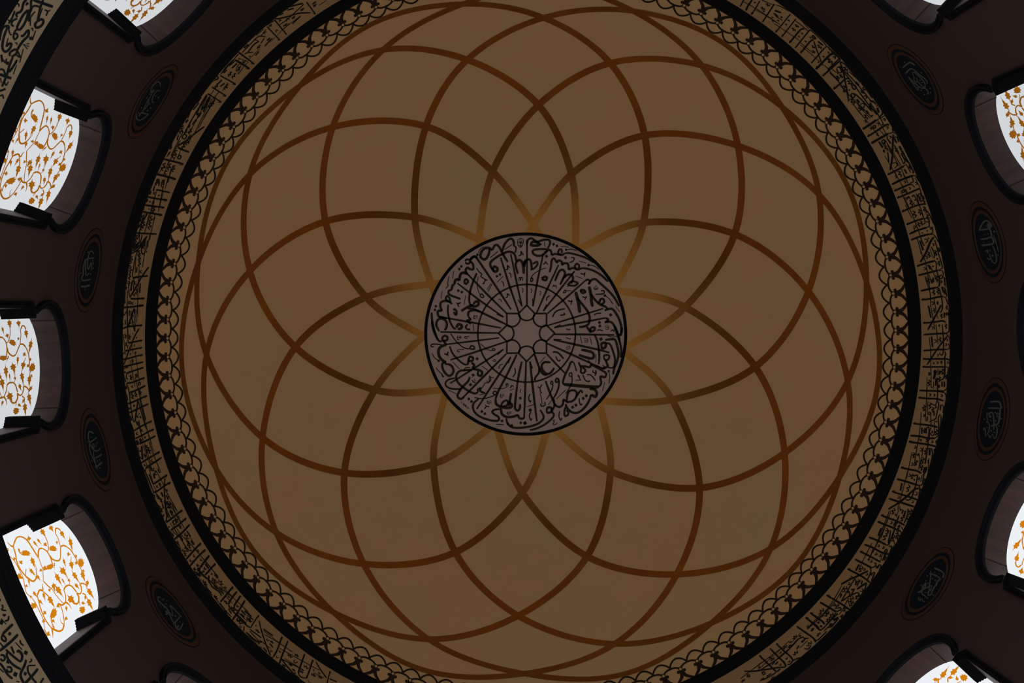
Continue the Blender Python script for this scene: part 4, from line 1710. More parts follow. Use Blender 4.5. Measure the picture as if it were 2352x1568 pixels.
LOW = ["""17 -12731 10254 -12711 10444 -12688 10638
13 -12688 10405 -12753 10444 -12856 10541
7 -12916 10467 -12855 10391 -12798 10401
11 -12803 10310 -12769 10322 -12753 10394 -12753 10444
13 -12893 10400 -12842 10338 -12795 10314
15 -12856 10541 -12880 10528 -12901 10577 -12883 10634 -12847 10655 -12821 10622 -12829 10566 -12853 10553
8 -12743 10479 -12830 10535
9 -12747 10537 -12744 10600 -12779 10624
9 -12746 10604 -12721 10632
14 -12835 10168 -12792 10134 -12761 10149
13 -12912 10174 -12892 10128 -12860 10174 -12823 10165
7 -12831 10039 -12820 10068 -12837 10101
9 -12801 10195 -12777 10189 -12785 10218
14 -12992 10321 -12979 10270 -12924 10254 -12866 10247 -12825 10279 -12865 10326 -12925 10351 -12974 10342 -12992 10321
13 -12825 10279 -12803 10310 -12756 10237 -12736 10237
11 -12982 10205 -12986 10164 -12961 10136 -12935 10161 -12921 10188
11 -12988 10284 -13024 10272 -13060 10307 -13067 10348 -13040 10365 -13023 10326 -13032 10291
13 -12957 10463 -13006 10453 -13022 10412
15 -12959 10466 -12956 10494 -12993 10532 -13040 10502 -13097 10485 -13135 10489
7 -12932 10508 -12922 10534 -12942 10564
D23 -12996 10603
8 -12925 10605 -13005 10649
7 -13073 10532 -13068 10566 -13079 10590
7 -13053 10586 -13039 10632
7 -13067 10598 -13059 10653
7 -13080 10600 -13084 10655
7 -13089 10378 -13087 10415 -13099 10432
7 -13101 10580 -13212 10648
13 -13203 10420 -13178 10388 -13141 10434 -13135 10489 -13166 10498 -13202 10451
10 -13135 10489 -13170 10600 -13171 10521
10 -12880 10074 -12937 10103 -12989 10101
8 -12964 10050 -12969 10103
13 -13132 10114 -13075 10061 -13032 10055 -13006 10109 -13019 10158
14 -13017 10117 -13087 10144 -13157 10199 -13187 10261 -13184 10318 -13148 10348 -13113 10332 -13124 10285 -13152 10276
7 -13086 10227 -13148 10264
8 -13022 10147 -13050 10216 -13050 10255
14 -13197 10476 -13276 10499 -13340 10531 -13402 10543 -13446 10548
13 -13201 10577 -13268 10568 -13317 10550
7 -13239 10611 -13315 10643
8 -13251 10343 -13265 10399 -13230 10385
D21 -13260 10439
17 -13224 10263 -13270 10344
11 -13330 10364 -13322 10431 -13356 10519 -13366 10563
16 -13365 10407 -13361 10525 -13354 10643
7 -13402 10559 -13423 10600 -13400 10620
7 -13426 10619 -13387 10620
8 -13389 10450 -13422 10505
16 -13485 10546 -13450 10631
9 -13521 10587 -13507 10633 -13531 10676""", """16 13435 10667 13425 10535 13413 10411
11 13413 10411 13387 10365 13356 10394 13363 10430 13392 10426 13405 10401
16 13342 10665 13327 10496 13317 10237
D20 13385 10534
9 13619 10638 13596 10640 13584 10598 13558 10666
8 13546 10569 13532 10622 13530 10577
10 13510 10666 13486 10624 13492 10560
6 13526 10517 13465 10556
D25 13498 10492
10 13665 10660 13649 10630
9 13293 10652 13269 10634 13241 10661
7 13301 10554 13221 10598
D24 13182 10631
15 13293 10452 13234 10437
12 13298 10341 13261 10368 13201 10414 13152 10459
15 13229 10494 13228 10535 13188 10552 13157 10501 13155 10449
13 13274 10344 13252 10302 13201 10302 13148 10341 13101 10400
11 13286 10210 13271 10259 13241 10246 13242 10195 13265 10184
12 13240 10138 13191 10153 13133 10156 13081 10192
11 13180 10206 13162 10263 13133 10244 13146 10187 13169 10185
D22 13210 10273
D25 13095 10273
15 13135 10572 13106 10494 13081 10387 13053 10332 12998 10322
8 13119 10660 13100 10646 13104 10594
8 13086 10538 13078 10584 13058 10645 13056 10671
16 13018 10675 13006 10566 12995 10417 12992 10341
11 13086 10538 13043 10489 12980 10497 12934 10514
16 12928 10672 12914 10573
D20 13050 10428
7 13204 10092 13163 10116
7 13047 10226 13027 10267
9 13370 10304 13331 10322"""]
VINE = """t13 428 11937 448 11891 491 11858
9 428 11937 459 12002 487 12092 483 12173 458 12245 413 12296 339 12324 278 12341 228 12356
8 428 11937 355 11908 297 11867 221 11861 139 11905
11 139 11905 68 11994 66 12079 91 12141
t8 91 12141 157 12207 200 12215
7 389 12018 350 12015 318 12063 306 12121
10 228 12356 274 12413 297 12472 289 12540
8 289 12540 245 12612 183 12629 116 12608 103 12559
5 237 12367 172 12348 107 12328 15 12228
7 15 12228 -58 12291 -93 12341
t9 -56 12139 -15 12160 -1 12196
11 -69 11958 -43 12035 -42 12081 -65 12128
10 192 12641 153 12656 123 12715 107 12793 122 12863
8 122 12863 179 12937 217 12987
11 217 12987 214 13068 187 13137
8 187 13137 131 13203 45 13230 -15 13220
9 363 13023 397 13068 392 13129 359 13172
6 365 13010 308 13021 217 12987
6 381 12735 328 12732 275 12698 240 12637 270 12579
5 -93 12341 -154 12358 -237 12411 -285 12463
11 -237 12315 -274 12396 -270 12499
t13 -270 12499 -307 12551 -358 12566
7 -270 12499 -217 12569 -163 12590
11 -163 12590 -145 12664 -149 12760
9 -149 12760 -181 12820 -252 12864
11 -257 12857 -310 12855 -349 12767 -323 12664
9 -257 12857 -285 12925 -272 12996
9 -272 12996 -231 13033 -207 13031 -213 13112 -265 13204
8 -293 12984 -326 13047 -362 13016
7 -69 11958 -129 11928 -200 11899 -299 11894 -388 11933
11 -388 11933 -450 12039 -467 12143 -437 12241
6 -437 12241 -392 12290 -313 12344 -257 12353
6 -299 12109 -304 12040 -349 11998 -407 12002
t7 -435 12234 -402 12197 -361 12217
t13 -403 11945 -474 11878
5 374 11764 307 11823 203 11840 127 11834 10 11765 -48 11823
5 -48 11823 -121 11850 -189 11854 -288 11849 -360 11788
9 -357 11777 -428 11792
7 -69 12123 -123 12178 -175 12205
6 78 13132 30 13068
6 -15 13220 -68 13238 -135 13202
t8 -407 12002 -371 11954
6 -380 12795 -319 12842
5 -120 12815 -157 12767
5 -53 12785 -108 12814
5 -166 13015 -219 13086
5 -388 13200 -295 13200
5 -465 13037 -372 13057
7 139 11905 194 11986
5 104 12111 134 12104
L25 414 12341 453 12359
L19 329 11821 321 11872
L25 265 11914 275 11983
L23 258 12211 168 12181
F48 304 12104 346 12173
L10 393 12024 349 12020
L13 390 12417 321 12456
L13 392 12527 328 12564
L23 323 12639 287 12671
L27 456 12717 377 12739
L29 446 12964 391 12980
L25 354 13166 271 13184
F44 217 12753 264 12824
L15 284 12956 255 12934
L25 246 13313 128 13234
L25 122 13068 102 13135
L31 36 13069 -36 13022
L17 69 13262 38 13263
L21 4 13160 -16 13226
F46 -13 13241 -45 13391
L19 -101 13247 -122 13300
L27 -108 13220 -206 13191
L25 -64 12994 -176 13030
L19 -174 12917 -237 12962
L35 31 12755 -56 12808
L25 12 12572 -101 12589
L9 -56 12664 -134 12679
L17 -99 12800 -125 12826
L27 124 12358 90 12447
F44 120 12534 71 12518
L17 117 12310 112 12242
L25 -55 12421 -121 12375
L17 -77 12283 -103 12259
L29 -98 12455 -198 12489
L17 177 12062 103 12101
L10 104 11935 43 11899
L33 183 11732 134 11826
L15 67 11813 45 11855
L13 -38 11829 -58 11796
L15 -19 11911 -81 11940
L15 -77 12107 -145 12076
L14 -112 11949 -164 11986
L25 -132 12181 -244 12205
L35 -118 11838 -150 11712
L23 -237 11978 -244 11904
F48 -270 12084 -321 12174
L23 -244 12290 -278 12313
L15 -307 12467 -350 12433
L23 -391 12323 -415 12368
L17 -335 12031 -367 12058
L19 -287 11826 -311 11874
L27 -404 11793 -438 11839
L38 -243 12628 -334 12698
L21 -218 13270 -268 13164
L27 -286 13169 -399 13210
L17 -367 12865 -395 12944
F35 -401 12830 -463 12769
L27 -372 13049 -488 13056
L15 -331 13040 -362 12976
L15 92 12148 35 12168
L8 115 12671 59 12600
L15 99 12917 18 12886
L23 448 11781 388 11752"""
ROUND = {
-7: """10 -143 132 -166 -99 -191 -140 -216 -124
10 -207 -231 -241 -186 -251 -65 -218 28 -143 132
8 -163 -104 -57 -136 4 -145 28 -126
8 -115 -109 -101 -69 -40 -79 -1 -135
8 28 -126 57 -161 86 -152 113 -160 76 -202 119 -266 178 -249 211 -189 199 -79 174 -27
8 131 40 134 -15 103 -68 41 -59 -9 10 5 87
H12 -1 -227
H12 -119 -205
H12 -181 -204
H11 -40 -21
H15 -111 32
H15 -73 84
H15 69 123
H10 67 5
6 39 -217 114 -256""",
-8: """15 -182 -222 -179 -59 -161 90
11 -97 97 -113 -93 -115 -189 -81 -235 -55 -190
11 -55 -190 -3 -227 57 -229 100 -202 125 -98 139 95
9 95 -190 36 -160 -41 -110 -58 -62 -29 2
9 183 51 204 -20 201 -98 157 -124 79 -114 9 -57 40 -15 84 3 43 54 0 66
6 128 40 62 94
H12 191 -161
H13 -40 -275
H12 -130 -258
H11 27 123
H12 -43 59
H11 -213 -71
H11 78 96""",
7: """13 -165 -209 -171 -134 -147 79
13 -63 136 -75 23 -78 -111
10 6 139 -10 55 -7 -55 20 -104 64 -169 108 -183
11 128 103 115 -9 107 -174 170 -185 208 -136 206 -57 181 13
8 92 -206 28 -236 -55 -203 -133 -165 -205 -152
8 -3 -122 -61 -148 -152 -160
7 79 -78 63 -109 29 -77 57 -45 79 -78
H12 111 -240
H13 -92 -251
H12 -114 12
H11 -116 -80
H11 -196 -53
H13 69 76
6 75 20 28 -7
H11 152 -100""",
6: """10 210 -47 224 -99 195 -155 131 -114 67 -71 11 -84 -37 -50
7 189 -25 163 -13 171 55
8 -34 -44 16 29 69 83 -19 123 -119 157
10 36 -221 19 -164 53 -154 28 -117 -28 -130 -71 -161 -106 -145
12 -97 133 -101 -33 -108 -138 -140 -180 -161 -145 -149 -100
11 -144 -215 -191 -157 -171 76
H12 111 -15
H12 96 -123
H15 -54 9
H12 -136 9
H10 -99 -192
H10 130 81
6 160 -190 117 -196""",
-2: """12 -180 109 -189 -12 -192 -129 -172 -185 -137 -208
12 -107 152 -124 28 -125 -85
8 -125 -85 -83 -123 -15 -168 48 -221 91 -219 99 -170
8 -71 -10 -79 -42 -62 -86 -2 -127 69 -150 113 -112 132 -43 96 40 40 92 -18 121 -63 136
7 -71 -10 -30 6 2 62 33 23 19 -18 -8 -29
8 25 -9 80 -24 134 -75 175 -95 206 -61 197 -22
8 -60 141 7 145 68 140 123 124 68 66 18 91
H11 -223 -26
H12 -33 -235
H11 33 -85
H11 63 -88
H11 162 -188
H11 205 -133
H10 195 46
H12 138 50""",
-1: """12 -140 155 -195 42 -231 -74 -226 -149 -191 -208 -156 -227
12 -143 153 -140 10 -142 -149 -175 -175 -195 -140 -166 -123 -139 -148 -83 -163 -44 -141
13 -40 179 -37 20 -44 -141 -2 -180 28 -148
15 30 178 31 27 28 -148
8 45 -123 102 -153 164 -165 213 -153 242 -91 215 -28 132 20
6 -61 -213 8 -236 125 -248
10 102 115 93 30 123 63
7 83 -23 109 -40
7 172 90 199 42 181 24
H16 -102 -251
H12 157 -215
H16 157 -68
H8 -178 -68
H10 -88 23
H10 -88 -72
H8 -4 95
H8 1 -54""",
0: """13 -185 119 -197 -2 -203 -139 -165 -201 -136 -222
12 -115 136 -125 -34 -133 -177 -80 -208 -1 -212 39 -183 75 -12
8 -42 -194 -38 -149 -67 -121 -79 -162 -54 -196
10 -36 22 -16 44 -50 83 -72 38 -64 -13 -18 -57 52 -96 112 -114
8 -55 174 -53 125 -20 142 13 95 47 128
8 47 128 42 67 81 17 130 11 175 23
8 53 -158 103 -211 183 -215 196 -174 157 -95
8 139 168 109 149 151 98 203 59
7 179 -2 203 -68 179 -65
H12 15 7
H11 6 -130
H13 -79 -77
H11 -29 -260
H10 55 -236
H13 125 -49
H12 134 -147
H12 16 199
H10 99 73""",
1: """15 -191 88 -195 -22 -201 -136
11 -201 -136 -185 -220 -142 -250
13 -108 130 -123 9 -127 -127
11 -127 -127 -117 -203 -74 -173 -45 -200 -11 -181 21 -196 32 -178
8 -150 141 -95 64 -27 -14 35 -84 50 -135 23 -129 -6 -102 -5 -68
11 142 111 91 54 47 -5 1 -76
10 77 57 51 98 17 79 3 65 43 38 86 62 122 5 126 -93 131 -209
10 32 -178 66 -213 97 -191 86 -137 50 -108
8 173 34 198 -24 192 -61 168 -41
7 170 -90 187 -134 182 -181
H12 -76 144
H11 -21 102
H11 -80 -22
H13 -80 -111
H11 51 155
H10 -8 19
H11 69 -271
H12 89 -70
H8 -162 -108
H8 -153 20"""}
LOOPS = [[(-89.95, 17.14), (-88.29, 18.57), (-74.5, 30.55), (-59.84, 43.14), (-42.53, 53.65), (-26.45, 62.43), (-9.57, 66.86), (7.36, 69.35), (24.28, 66.71), (41.39, 62.38), (58.22, 53.5), (75.0, 42.85), (91.51, 29.14), (105.83, 18.54), (107.55, 17.27)],
[(-58.07, 17.84), (-56.55, 19.11), (-43.83, 29.75), (-26.18, 42.99), (-9.24, 53.88), (7.82, 62.33), (24.28, 66.71), (41.06, 69.35), (57.83, 66.61), (74.72, 61.95), (92.32, 53.33), (108.55, 42.74), (125.77, 29.27), (142.43, 18.65), (144.43, 17.38)],
[(-26.62, 17.6), (-24.83, 18.89), (-9.91, 29.62), (7.83, 42.99), (24.51, 53.61), (41.39, 62.38), (57.83, 66.61), (74.57, 69.35), (91.32, 66.18), (108.78, 61.96), (126.15, 53.56), (143.26, 42.75), (160.06, 29.62), (179.85, 18.36), (182.23, 17.01)],
[(9.25, 17.56), (10.83, 18.83), (24.01, 29.37), (41.58, 43.05), (58.22, 53.5), (74.72, 61.95), (91.32, 66.18), (108.64, 69.35), (125.96, 66.54), (142.59, 62.22), (159.3, 54.27), (177.19, 43.41), (193.12, 30.25), (209.42, 18.76), (211.37, 17.39)],
[(41.99, 17.48), (43.75, 18.77), (58.41, 29.57), (75.0, 42.85), (92.32, 53.33), (108.78, 61.96), (125.96, 66.54), (141.78, 69.35), (157.59, 67.06), (177.0, 62.96), (193.21, 54.49), (209.38, 43.23), (226.35, 29.69), (245.73, 18.39), (248.06, 17.03)],
[(76.65, 17.08), (78.25, 18.37), (91.51, 29.14), (108.55, 42.74), (126.15, 53.56), (142.59, 62.22), (157.59, 67.06), (175.15, 69.35), (192.71, 66.85), (210.08, 62.78), (226.69, 54.43), (243.91, 43.25), (258.11, 30.53), (276.93, 18.68), (279.19, 17.26)],
[(110.04, 17.37), (111.73, 18.64), (125.77, 29.27), (143.26, 42.75), (159.3, 54.27), (177.0, 62.96), (192.71, 66.85), (210.03, 69.35), (227.34, 66.84), (242.65, 62.3), (257.21, 53.62), (272.52, 42.87), (285.5, 30.55), (298.95, 18.66), (300.56, 17.23)],
[(145.22, 17.29), (146.81, 18.61), (160.06, 29.62), (177.19, 43.41), (193.21, 54.49), (210.08, 62.78), (227.34, 66.84), (242.77, 69.35), (258.2, 66.42), (272.17, 61.55), (286.34, 54.01), (300.16, 43.14), (316.17, 29.75), (330.89, 19.02), (332.66, 17.73)],
[(176.88, 16.94), (178.62, 18.37), (193.12, 30.25), (209.38, 43.23), (226.69, 54.43), (242.65, 62.3), (258.2, 66.42), (272.64, 69.35), (287.07, 66.89), (302.03, 62.04), (317.47, 53.65), (333.82, 42.99), (350.09, 29.62), (366.73, 18.67), (368.72, 17.35)],
[(202.64, 17.24), (205.18, 18.57), (226.35, 29.69), (243.91, 43.25), (257.21, 53.62), (272.17, 61.55), (287.07, 66.89), (302.13, 69.35), (317.19, 66.77), (333.55, 62.43), (350.76, 53.88), (367.83, 42.99), (384.01, 29.37), (400.74, 18.69), (402.74, 17.4)],
[(240.57, 17.17), (242.45, 18.6), (258.11, 30.53), (272.52, 42.87), (286.34, 54.01), (302.03, 62.04), (317.19, 66.77), (333.81, 69.35), (350.43, 66.86), (367.82, 62.33), (384.51, 53.61), (401.58, 43.05), (418.41, 29.57), (432.11, 18.63), (433.76, 17.31)]]
STAR = (13.0, -15.2, 1.14069)

# ------------------------------------------------------------------ structure: floor, drum wall, dome
bm = bmesh.new(); bm.faces.new([bm.verts.new(v) for v in ((-60, -60, 0), (20, -60, 0), (20, 60, 0), (-60, 60, 0))])  # unseen floor, extent shaped for light: cut short at +x to admit sky
struct(obj('floor', bm, M_FLOOR))

HW, ZS, ZB, ZSILL, ZTOP, ZLOW, BACK = 0.1125, 2.595, 2.49, 2.17, 3.10, 1.72, 1.047
HS = math.radians(25); UN, ZN, ZI = HW * math.cos(HS), ZS - HW * math.sin(HS), 2.505      # horseshoe arch: neck width, its foot, impost level
WAZ = [PH - math.radians(11.25) + math.radians(22.5) * k for k in range(16)]
def wall_mesh():
    bm = bmesh.new(); aw = math.asin(HW); half = math.radians(11.25)
    def quad(a0, a1, zl0, zl1, zt):
        v = [cyl(1, a0, zl0), cyl(1, a1, zl1), cyl(1, a1, zt), cyl(1, a0, zt)]
        bm.faces.new([bm.verts.new(p) for p in v])
    for c in WAZ:
        n = 8
        for i in range(n):
            for s in (1, -1):
                a0 = aw + (half - aw) * i / n; a1 = aw + (half - aw) * (i + 1) / n
                quad(c + s * a0, c + s * a1, ZLOW, ZLOW, ZTOP)
        n = 40
        us = [HW * math.cos(PI * i / n) for i in range(n + 1)]
        for u0, u1 in zip(us, us[1:]):
            a0, a1 = math.asin(u0), math.asin(u1)
            z0 = ZS + math.sqrt(max(HW * HW - u0 * u0, 0)); z1 = ZS + math.sqrt(max(HW * HW - u1 * u1, 0))
            quad(c + a0, c + a1, z0, z1, ZTOP); quad(c + a0, c + a1, ZLOW, ZLOW, ZSILL)
        for s in (1, -1):                                           # the wall that turns in under the horseshoe
            n = 6; dd = [HS * i / n for i in range(n + 1)]
            for d0, d1 in zip(dd, dd[1:]):
                u0, u1 = HW * math.cos(d0), HW * math.cos(d1)
                v = [cyl(1, c + s * math.asin(u0), ZI), cyl(1, c + s * math.asin(u1), ZI), cyl(1, c + s * math.asin(u1), ZS - HW * math.sin(d1)), cyl(1, c + s * math.asin(u0), ZS - HW * math.sin(d0))]
                bm.faces.new([bm.verts.new(p) for p in v])
    bmesh.ops.remove_doubles(bm, verts=bm.verts, dist=0.0005)
    bmesh.ops.recalc_face_normals(bm, faces=bm.faces)
    return bm
struct(obj('wall_drum', wall_mesh(), M_WALL, smooth=True))

def dome_pt(pol, az, lift=0.0):
    r = RS - lift; return P(r * math.sin(pol) * math.cos(az), r * math.sin(pol) * math.sin(az), ZC + r * math.cos(pol))
def dome_mesh(p0=17.5, p1=77.6, nr=90, n=288):
    bm = bmesh.new(); rows = []
    for j in range(nr + 1):
        p = math.radians(p0 + (p1 - p0) * j / nr); rows.append([bm.verts.new(dome_pt(p, 2 * PI * i / n)) for i in range(n)])
    for A, B in zip(rows, rows[1:]):
        for i in range(n): bm.faces.new((A[i], A[(i + 1) % n], B[(i + 1) % n], B[i]))
    return bm
ceiling = struct(obj('ceiling', dome_mesh(), M_CREAM, smooth=True))
# eleven interlaced gilt loops: (azimuth, polar angle) in degrees along each painted line
def catn(pts, sub):
    out = []
    for i in range(1, len(pts) - 2):
        for s in range(sub):
            t = s / sub; p0, p1, p2, p3 = pts[i - 1:i + 3]
            out.append(0.5 * (2 * p1 + (p2 - p0) * t + (2 * p0 - 5 * p1 + 4 * p2 - p3) * t * t + (3 * p1 - p0 - 3 * p2 + p3) * t ** 3))
    out.append(pts[-2]); return out
for lp in LOOPS:
    bm = bmesh.new(); L = []
    K = [Vector((math.sin(math.radians(p)) * math.cos(math.radians(a)), math.sin(math.radians(p)) * math.sin(math.radians(a)), math.cos(math.radians(p)))) for a, p in lp]
    V = [v.normalized() for v in catn([2 * K[0] - K[1]] + K + [2 * K[-1] - K[-2]], 14)]; n = len(V) - 1
    for i, v in enumerate(V):
        t = (V[min(i + 1, n)] - V[max(i - 1, 0)]).normalized(); s = v.cross(t).normalized() * 0.0108
        L.append([bm.verts.new(P(*((v + q).normalized() * (RS - 0.0008) + Vector((0, 0, ZC))))) for q in (s, -s)])
    for a, b in zip(L, L[1:]): bm.faces.new((a[0], a[1], b[1], b[0]))
    obj('gilt_loop', bm, M_GOLD, ceiling, smooth=True)
# painted scale border at the foot of the dome
bm = bmesh.new(); NL = 123; step = 2 * PI / NL; ph0 = math.radians(-1.349)
LR = RS * math.sin(math.radians(73.5)) * S * 1000
def lace(a0):
    def f(x, y): return dome_pt(math.radians(90 - y / (RS * S * 1000) * 180 / PI), a0 + x / LR, 0.0007)
    return f
def py(pol): return math.radians(90 - pol) * RS * S * 1000
hs = step * LR / 2
for i in range(NL):
    f = lace(ph0 + step * i)
    for s in (1, -1):
        ribbon(bm, catmull([(s * hs * 1.04, py(76.6)), (s * hs * 0.82, py(76.2)), (s * hs * 0.56, py(75.75)), (s * hs * 0.30, py(75.2)), (s * hs * 0.15, py(74.6)), (s * hs * 0.05, py(73.9))]), 46, f, 0.62, prof=lambda t: 0.6 + 0.6 * t)
        ribbon(bm, catmull([(s * hs * 0.1, py(72.75)), (s * hs * 0.28, py(72.4)), (s * hs * 0.6, py(72.1)), (s * hs, py(72.0))]), 26, f, 0.62, 1, 1)
        ribbon(bm, catmull([(0, py(70.08)), (s * hs * 0.33, py(70.28)), (s * hs * 0.65, py(70.75)), (s * hs * 0.88, py(71.32)), (s * hs, py(71.85))]), 25, f, 0.62, 1, 1.8)
        bm.faces.new([bm.verts.new(f(s * hs * 0.36 + 22 * math.cos(q * PI / 5), py(73.55) + 38 * math.sin(q * PI / 5))) for q in range(10)])
    ribbon(bm, [(-hs * 0.36, py(73.6)), (hs * 0.36, py(73.6))], 34, f, 0.62, 1, 1)
    ribbon(bm, [(0, py(74.7)), (0, py(73.3))], 36, f, 0.62, 1, 1, prof=lambda t: 0.6 + 0.6 * t)
    ribbon(bm, [(26 * math.cos(q * PI / 5), py(72.95) + 44 * math.sin(q * PI / 5)) for q in range(11)], 12, f, 0.62, 1, 1)
obj('scale_border', bm, M_LACE, ceiling)

struct(obj('ceiling', revolve([(1.0, 1.722), (1.0, 1.70), (2.2, 1.70), (2.2, 1.722)], 96), M_WALL))       # the hall's ceiling around the drum's opening
# ------------------------------------------------------------------ dark mouldings
struct(obj('trim_1', revolve([(1.0, 3.334), (0.992, 3.338), (0.9865, 3.350), (0.9875, 3.358), (0.9835, 3.372), (0.9845, 3.379), (0.980, 3.392), (0.9797, 3.401), (0.9835, 3.4115), (0.995, 3.414)]), M_BLACK, smooth=False))
struct(obj('trim_2', revolve([(1.001, 3.062), (0.9985, 3.0665), (0.9945, 3.080), (0.9955, 3.086), (0.9905, 3.101), (0.9885, 3.114), (0.9905, 3.1235), (0.999, 3.127)]), M_BLACK))
struct(obj('trim_3', revolve([(1.002, 2.146), (0.9985, 2.1505), (0.992, 2.158), (0.993, 2.164), (0.987, 2.174), (0.988, 2.179), (0.9835, 2.187), (0.984, 2.1945), (1.002, 2.197)]), M_TRIM))
struct(obj('trim_4', revolve([(1.002, 1.925), (0.992, 1.932), (0.993, 1.940), (0.986, 1.952), (0.983, 1.966), (0.983, 1.972), (1.002, 1.974)]), M_TRIM))

# ------------------------------------------------------------------ inscription friezes
def cylmap(R, off):
    def f(x, y): a = x / (R * S * 1000); return P((R - off) * math.cos(a), (R - off) * math.sin(a), y / (S * 1000))
    return f
fr = tag(empty('calligraphy_frieze', P(0, 0, 3.12)), 'cream frieze of black calligraphy ringing the foot of the dome above the roundels', 'inscription band')
def child(o, p): o.parent = p; o.matrix_parent_inverse = Matrix.Translation(p.location).inverted(); return o
child(obj('plaster_band', revolve([(0.9975, 3.118), (0.9935, 3.118), (0.9935, 3.343), (0.9975, 3.343)], close=True), M_FRIEZE, smooth=False), fr)
bm = bmesh.new(); strokes(bm, BAND, cylmap(0.9925, 0.0), 0.31, 1.5); child(obj('lettering', bm, M_INK), fr)
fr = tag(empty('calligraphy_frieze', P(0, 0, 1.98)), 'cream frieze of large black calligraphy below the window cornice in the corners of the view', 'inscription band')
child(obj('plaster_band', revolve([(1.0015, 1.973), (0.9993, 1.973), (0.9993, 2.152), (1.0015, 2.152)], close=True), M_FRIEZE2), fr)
for part in LOW:
    bm = bmesh.new(); strokes(bm, part, cylmap(0.9985, 0.0), 0.46, 1.4); child(obj('lettering', bm, M_INK), fr)

# ------------------------------------------------------------------ medallion at the crown
md = tag(empty('calligraphy_medallion', P(0, 0, ZM)), 'round pinkish medallion with dark calligraphy around an eight pointed star at the dome crown', 'medallion')
def disc(r, zf, zb, n=160):
    bm = bmesh.new()
    for a, z in ((r, zf), (r, zb)): pass
    top = [bm.verts.new(P(r * math.cos(2 * PI * i / n), r * math.sin(2 * PI * i / n), zf)) for i in range(n)]
    bot = [bm.verts.new(P(r * math.cos(2 * PI * i / n), r * math.sin(2 * PI * i / n), zb)) for i in range(n)]
    bm.faces.new(top); bm.faces.new(bot)
    for i in range(n): bm.faces.new((top[i], top[(i + 1) % n], bot[(i + 1) % n], bot[i]))
    return bm
child(obj('panel', disc(0.3125, ZM, ZM + 0.012), M_MED), md)
child(obj('rim', revolve([(0.3115, ZM + 0.004), (0.3115, ZM - 0.0015), (0.3135, ZM - 0.0025), (0.3190, ZM - 0.0025), (0.3212, ZM - 0.001), (0.3212, ZM + 0.010)], 200), M_BLACK, smooth=True), md)
def medmap(x, y): return P(x / 5000, y / 5000, ZM - 0.0007)
bm = bmesh.new(); strokes(bm, MED, medmap, 1.0, 1.42); child(obj('lettering', bm, M_MEDINK), md)
bm = bmesh.new(); cx, cy, sk = STAR
def sp(x, y): return (cx + x * sk, cy + y * sk)
for i in range(8):
    a = i * PI / 4; ca, sa = math.cos(a), math.sin(a)
    def rt(x, y): return sp(x * ca - y * sa, x * sa + y * ca)
    ribbon(bm, [rt(-113, -274), rt(0, -390)], 24 * sk, medmap, w0=1, w1=1); ribbon(bm, [rt(113, -274), rt(0, -390)], 24 * sk, medmap, w0=1, w1=1)
    ribbon(bm, [rt(-111 * math.cos(q * PI / 12), -274 + 96 * math.sin(q * PI / 12)) for q in range(13)], 24 * sk, medmap, w0=1, w1=1)
ribbon(bm, [sp(677 * math.cos(2 * PI * i / 96), 677 * math.sin(2 * PI * i / 96)) for i in range(97)], 24 * sk, medmap, w0=1, w1=1)
child(obj('star_ornament', bm, M_MEDINK), md)

# ------------------------------------------------------------------ roundels between the windows
RL = {-7: 'navy calligraphy roundel between the two uppermost windows on the left wall',
      -8: 'navy calligraphy roundel on the left wall just above the window nearest mid height',
      7: 'navy calligraphy roundel on the left wall just below the window nearest mid height',
      6: 'lowest navy calligraphy roundel on the left wall beside the bottom left window',
      -2: 'topmost navy calligraphy roundel on the right wall near the upper right window',
      -1: 'navy calligraphy roundel on the right wall just below the upper right window',
      0: 'navy calligraphy roundel on the right wall just above the lower right window',
      1: 'lowest navy calligraphy roundel on the right wall between the two lower right windows'}
def annulus(r0, r1, prof, loc_fn, n=96):
    bm = bmesh.new(); rows = []
    for t, p in prof:
        r = r0 + (r1 - r0) * t; rows.append([bm.verts.new(loc_fn(r * math.cos(2 * PI * i / n), r * math.sin(2 * PI * i / n), p)) for i in range(n)])
    for A, B in zip(rows, rows[1:]):
        for i in range(n): bm.faces.new((A[i], A[(i + 1) % n], B[(i + 1) % n], B[i]))
    return bm
def rloc(u, v, p):     # local frame: x outward along the azimuth, origin at the roundel's centre on the wall
    a = u; R = 1 - p; return ((R * math.cos(a) - 1) * S, R * math.sin(a) * S, v * S)
SH = {}
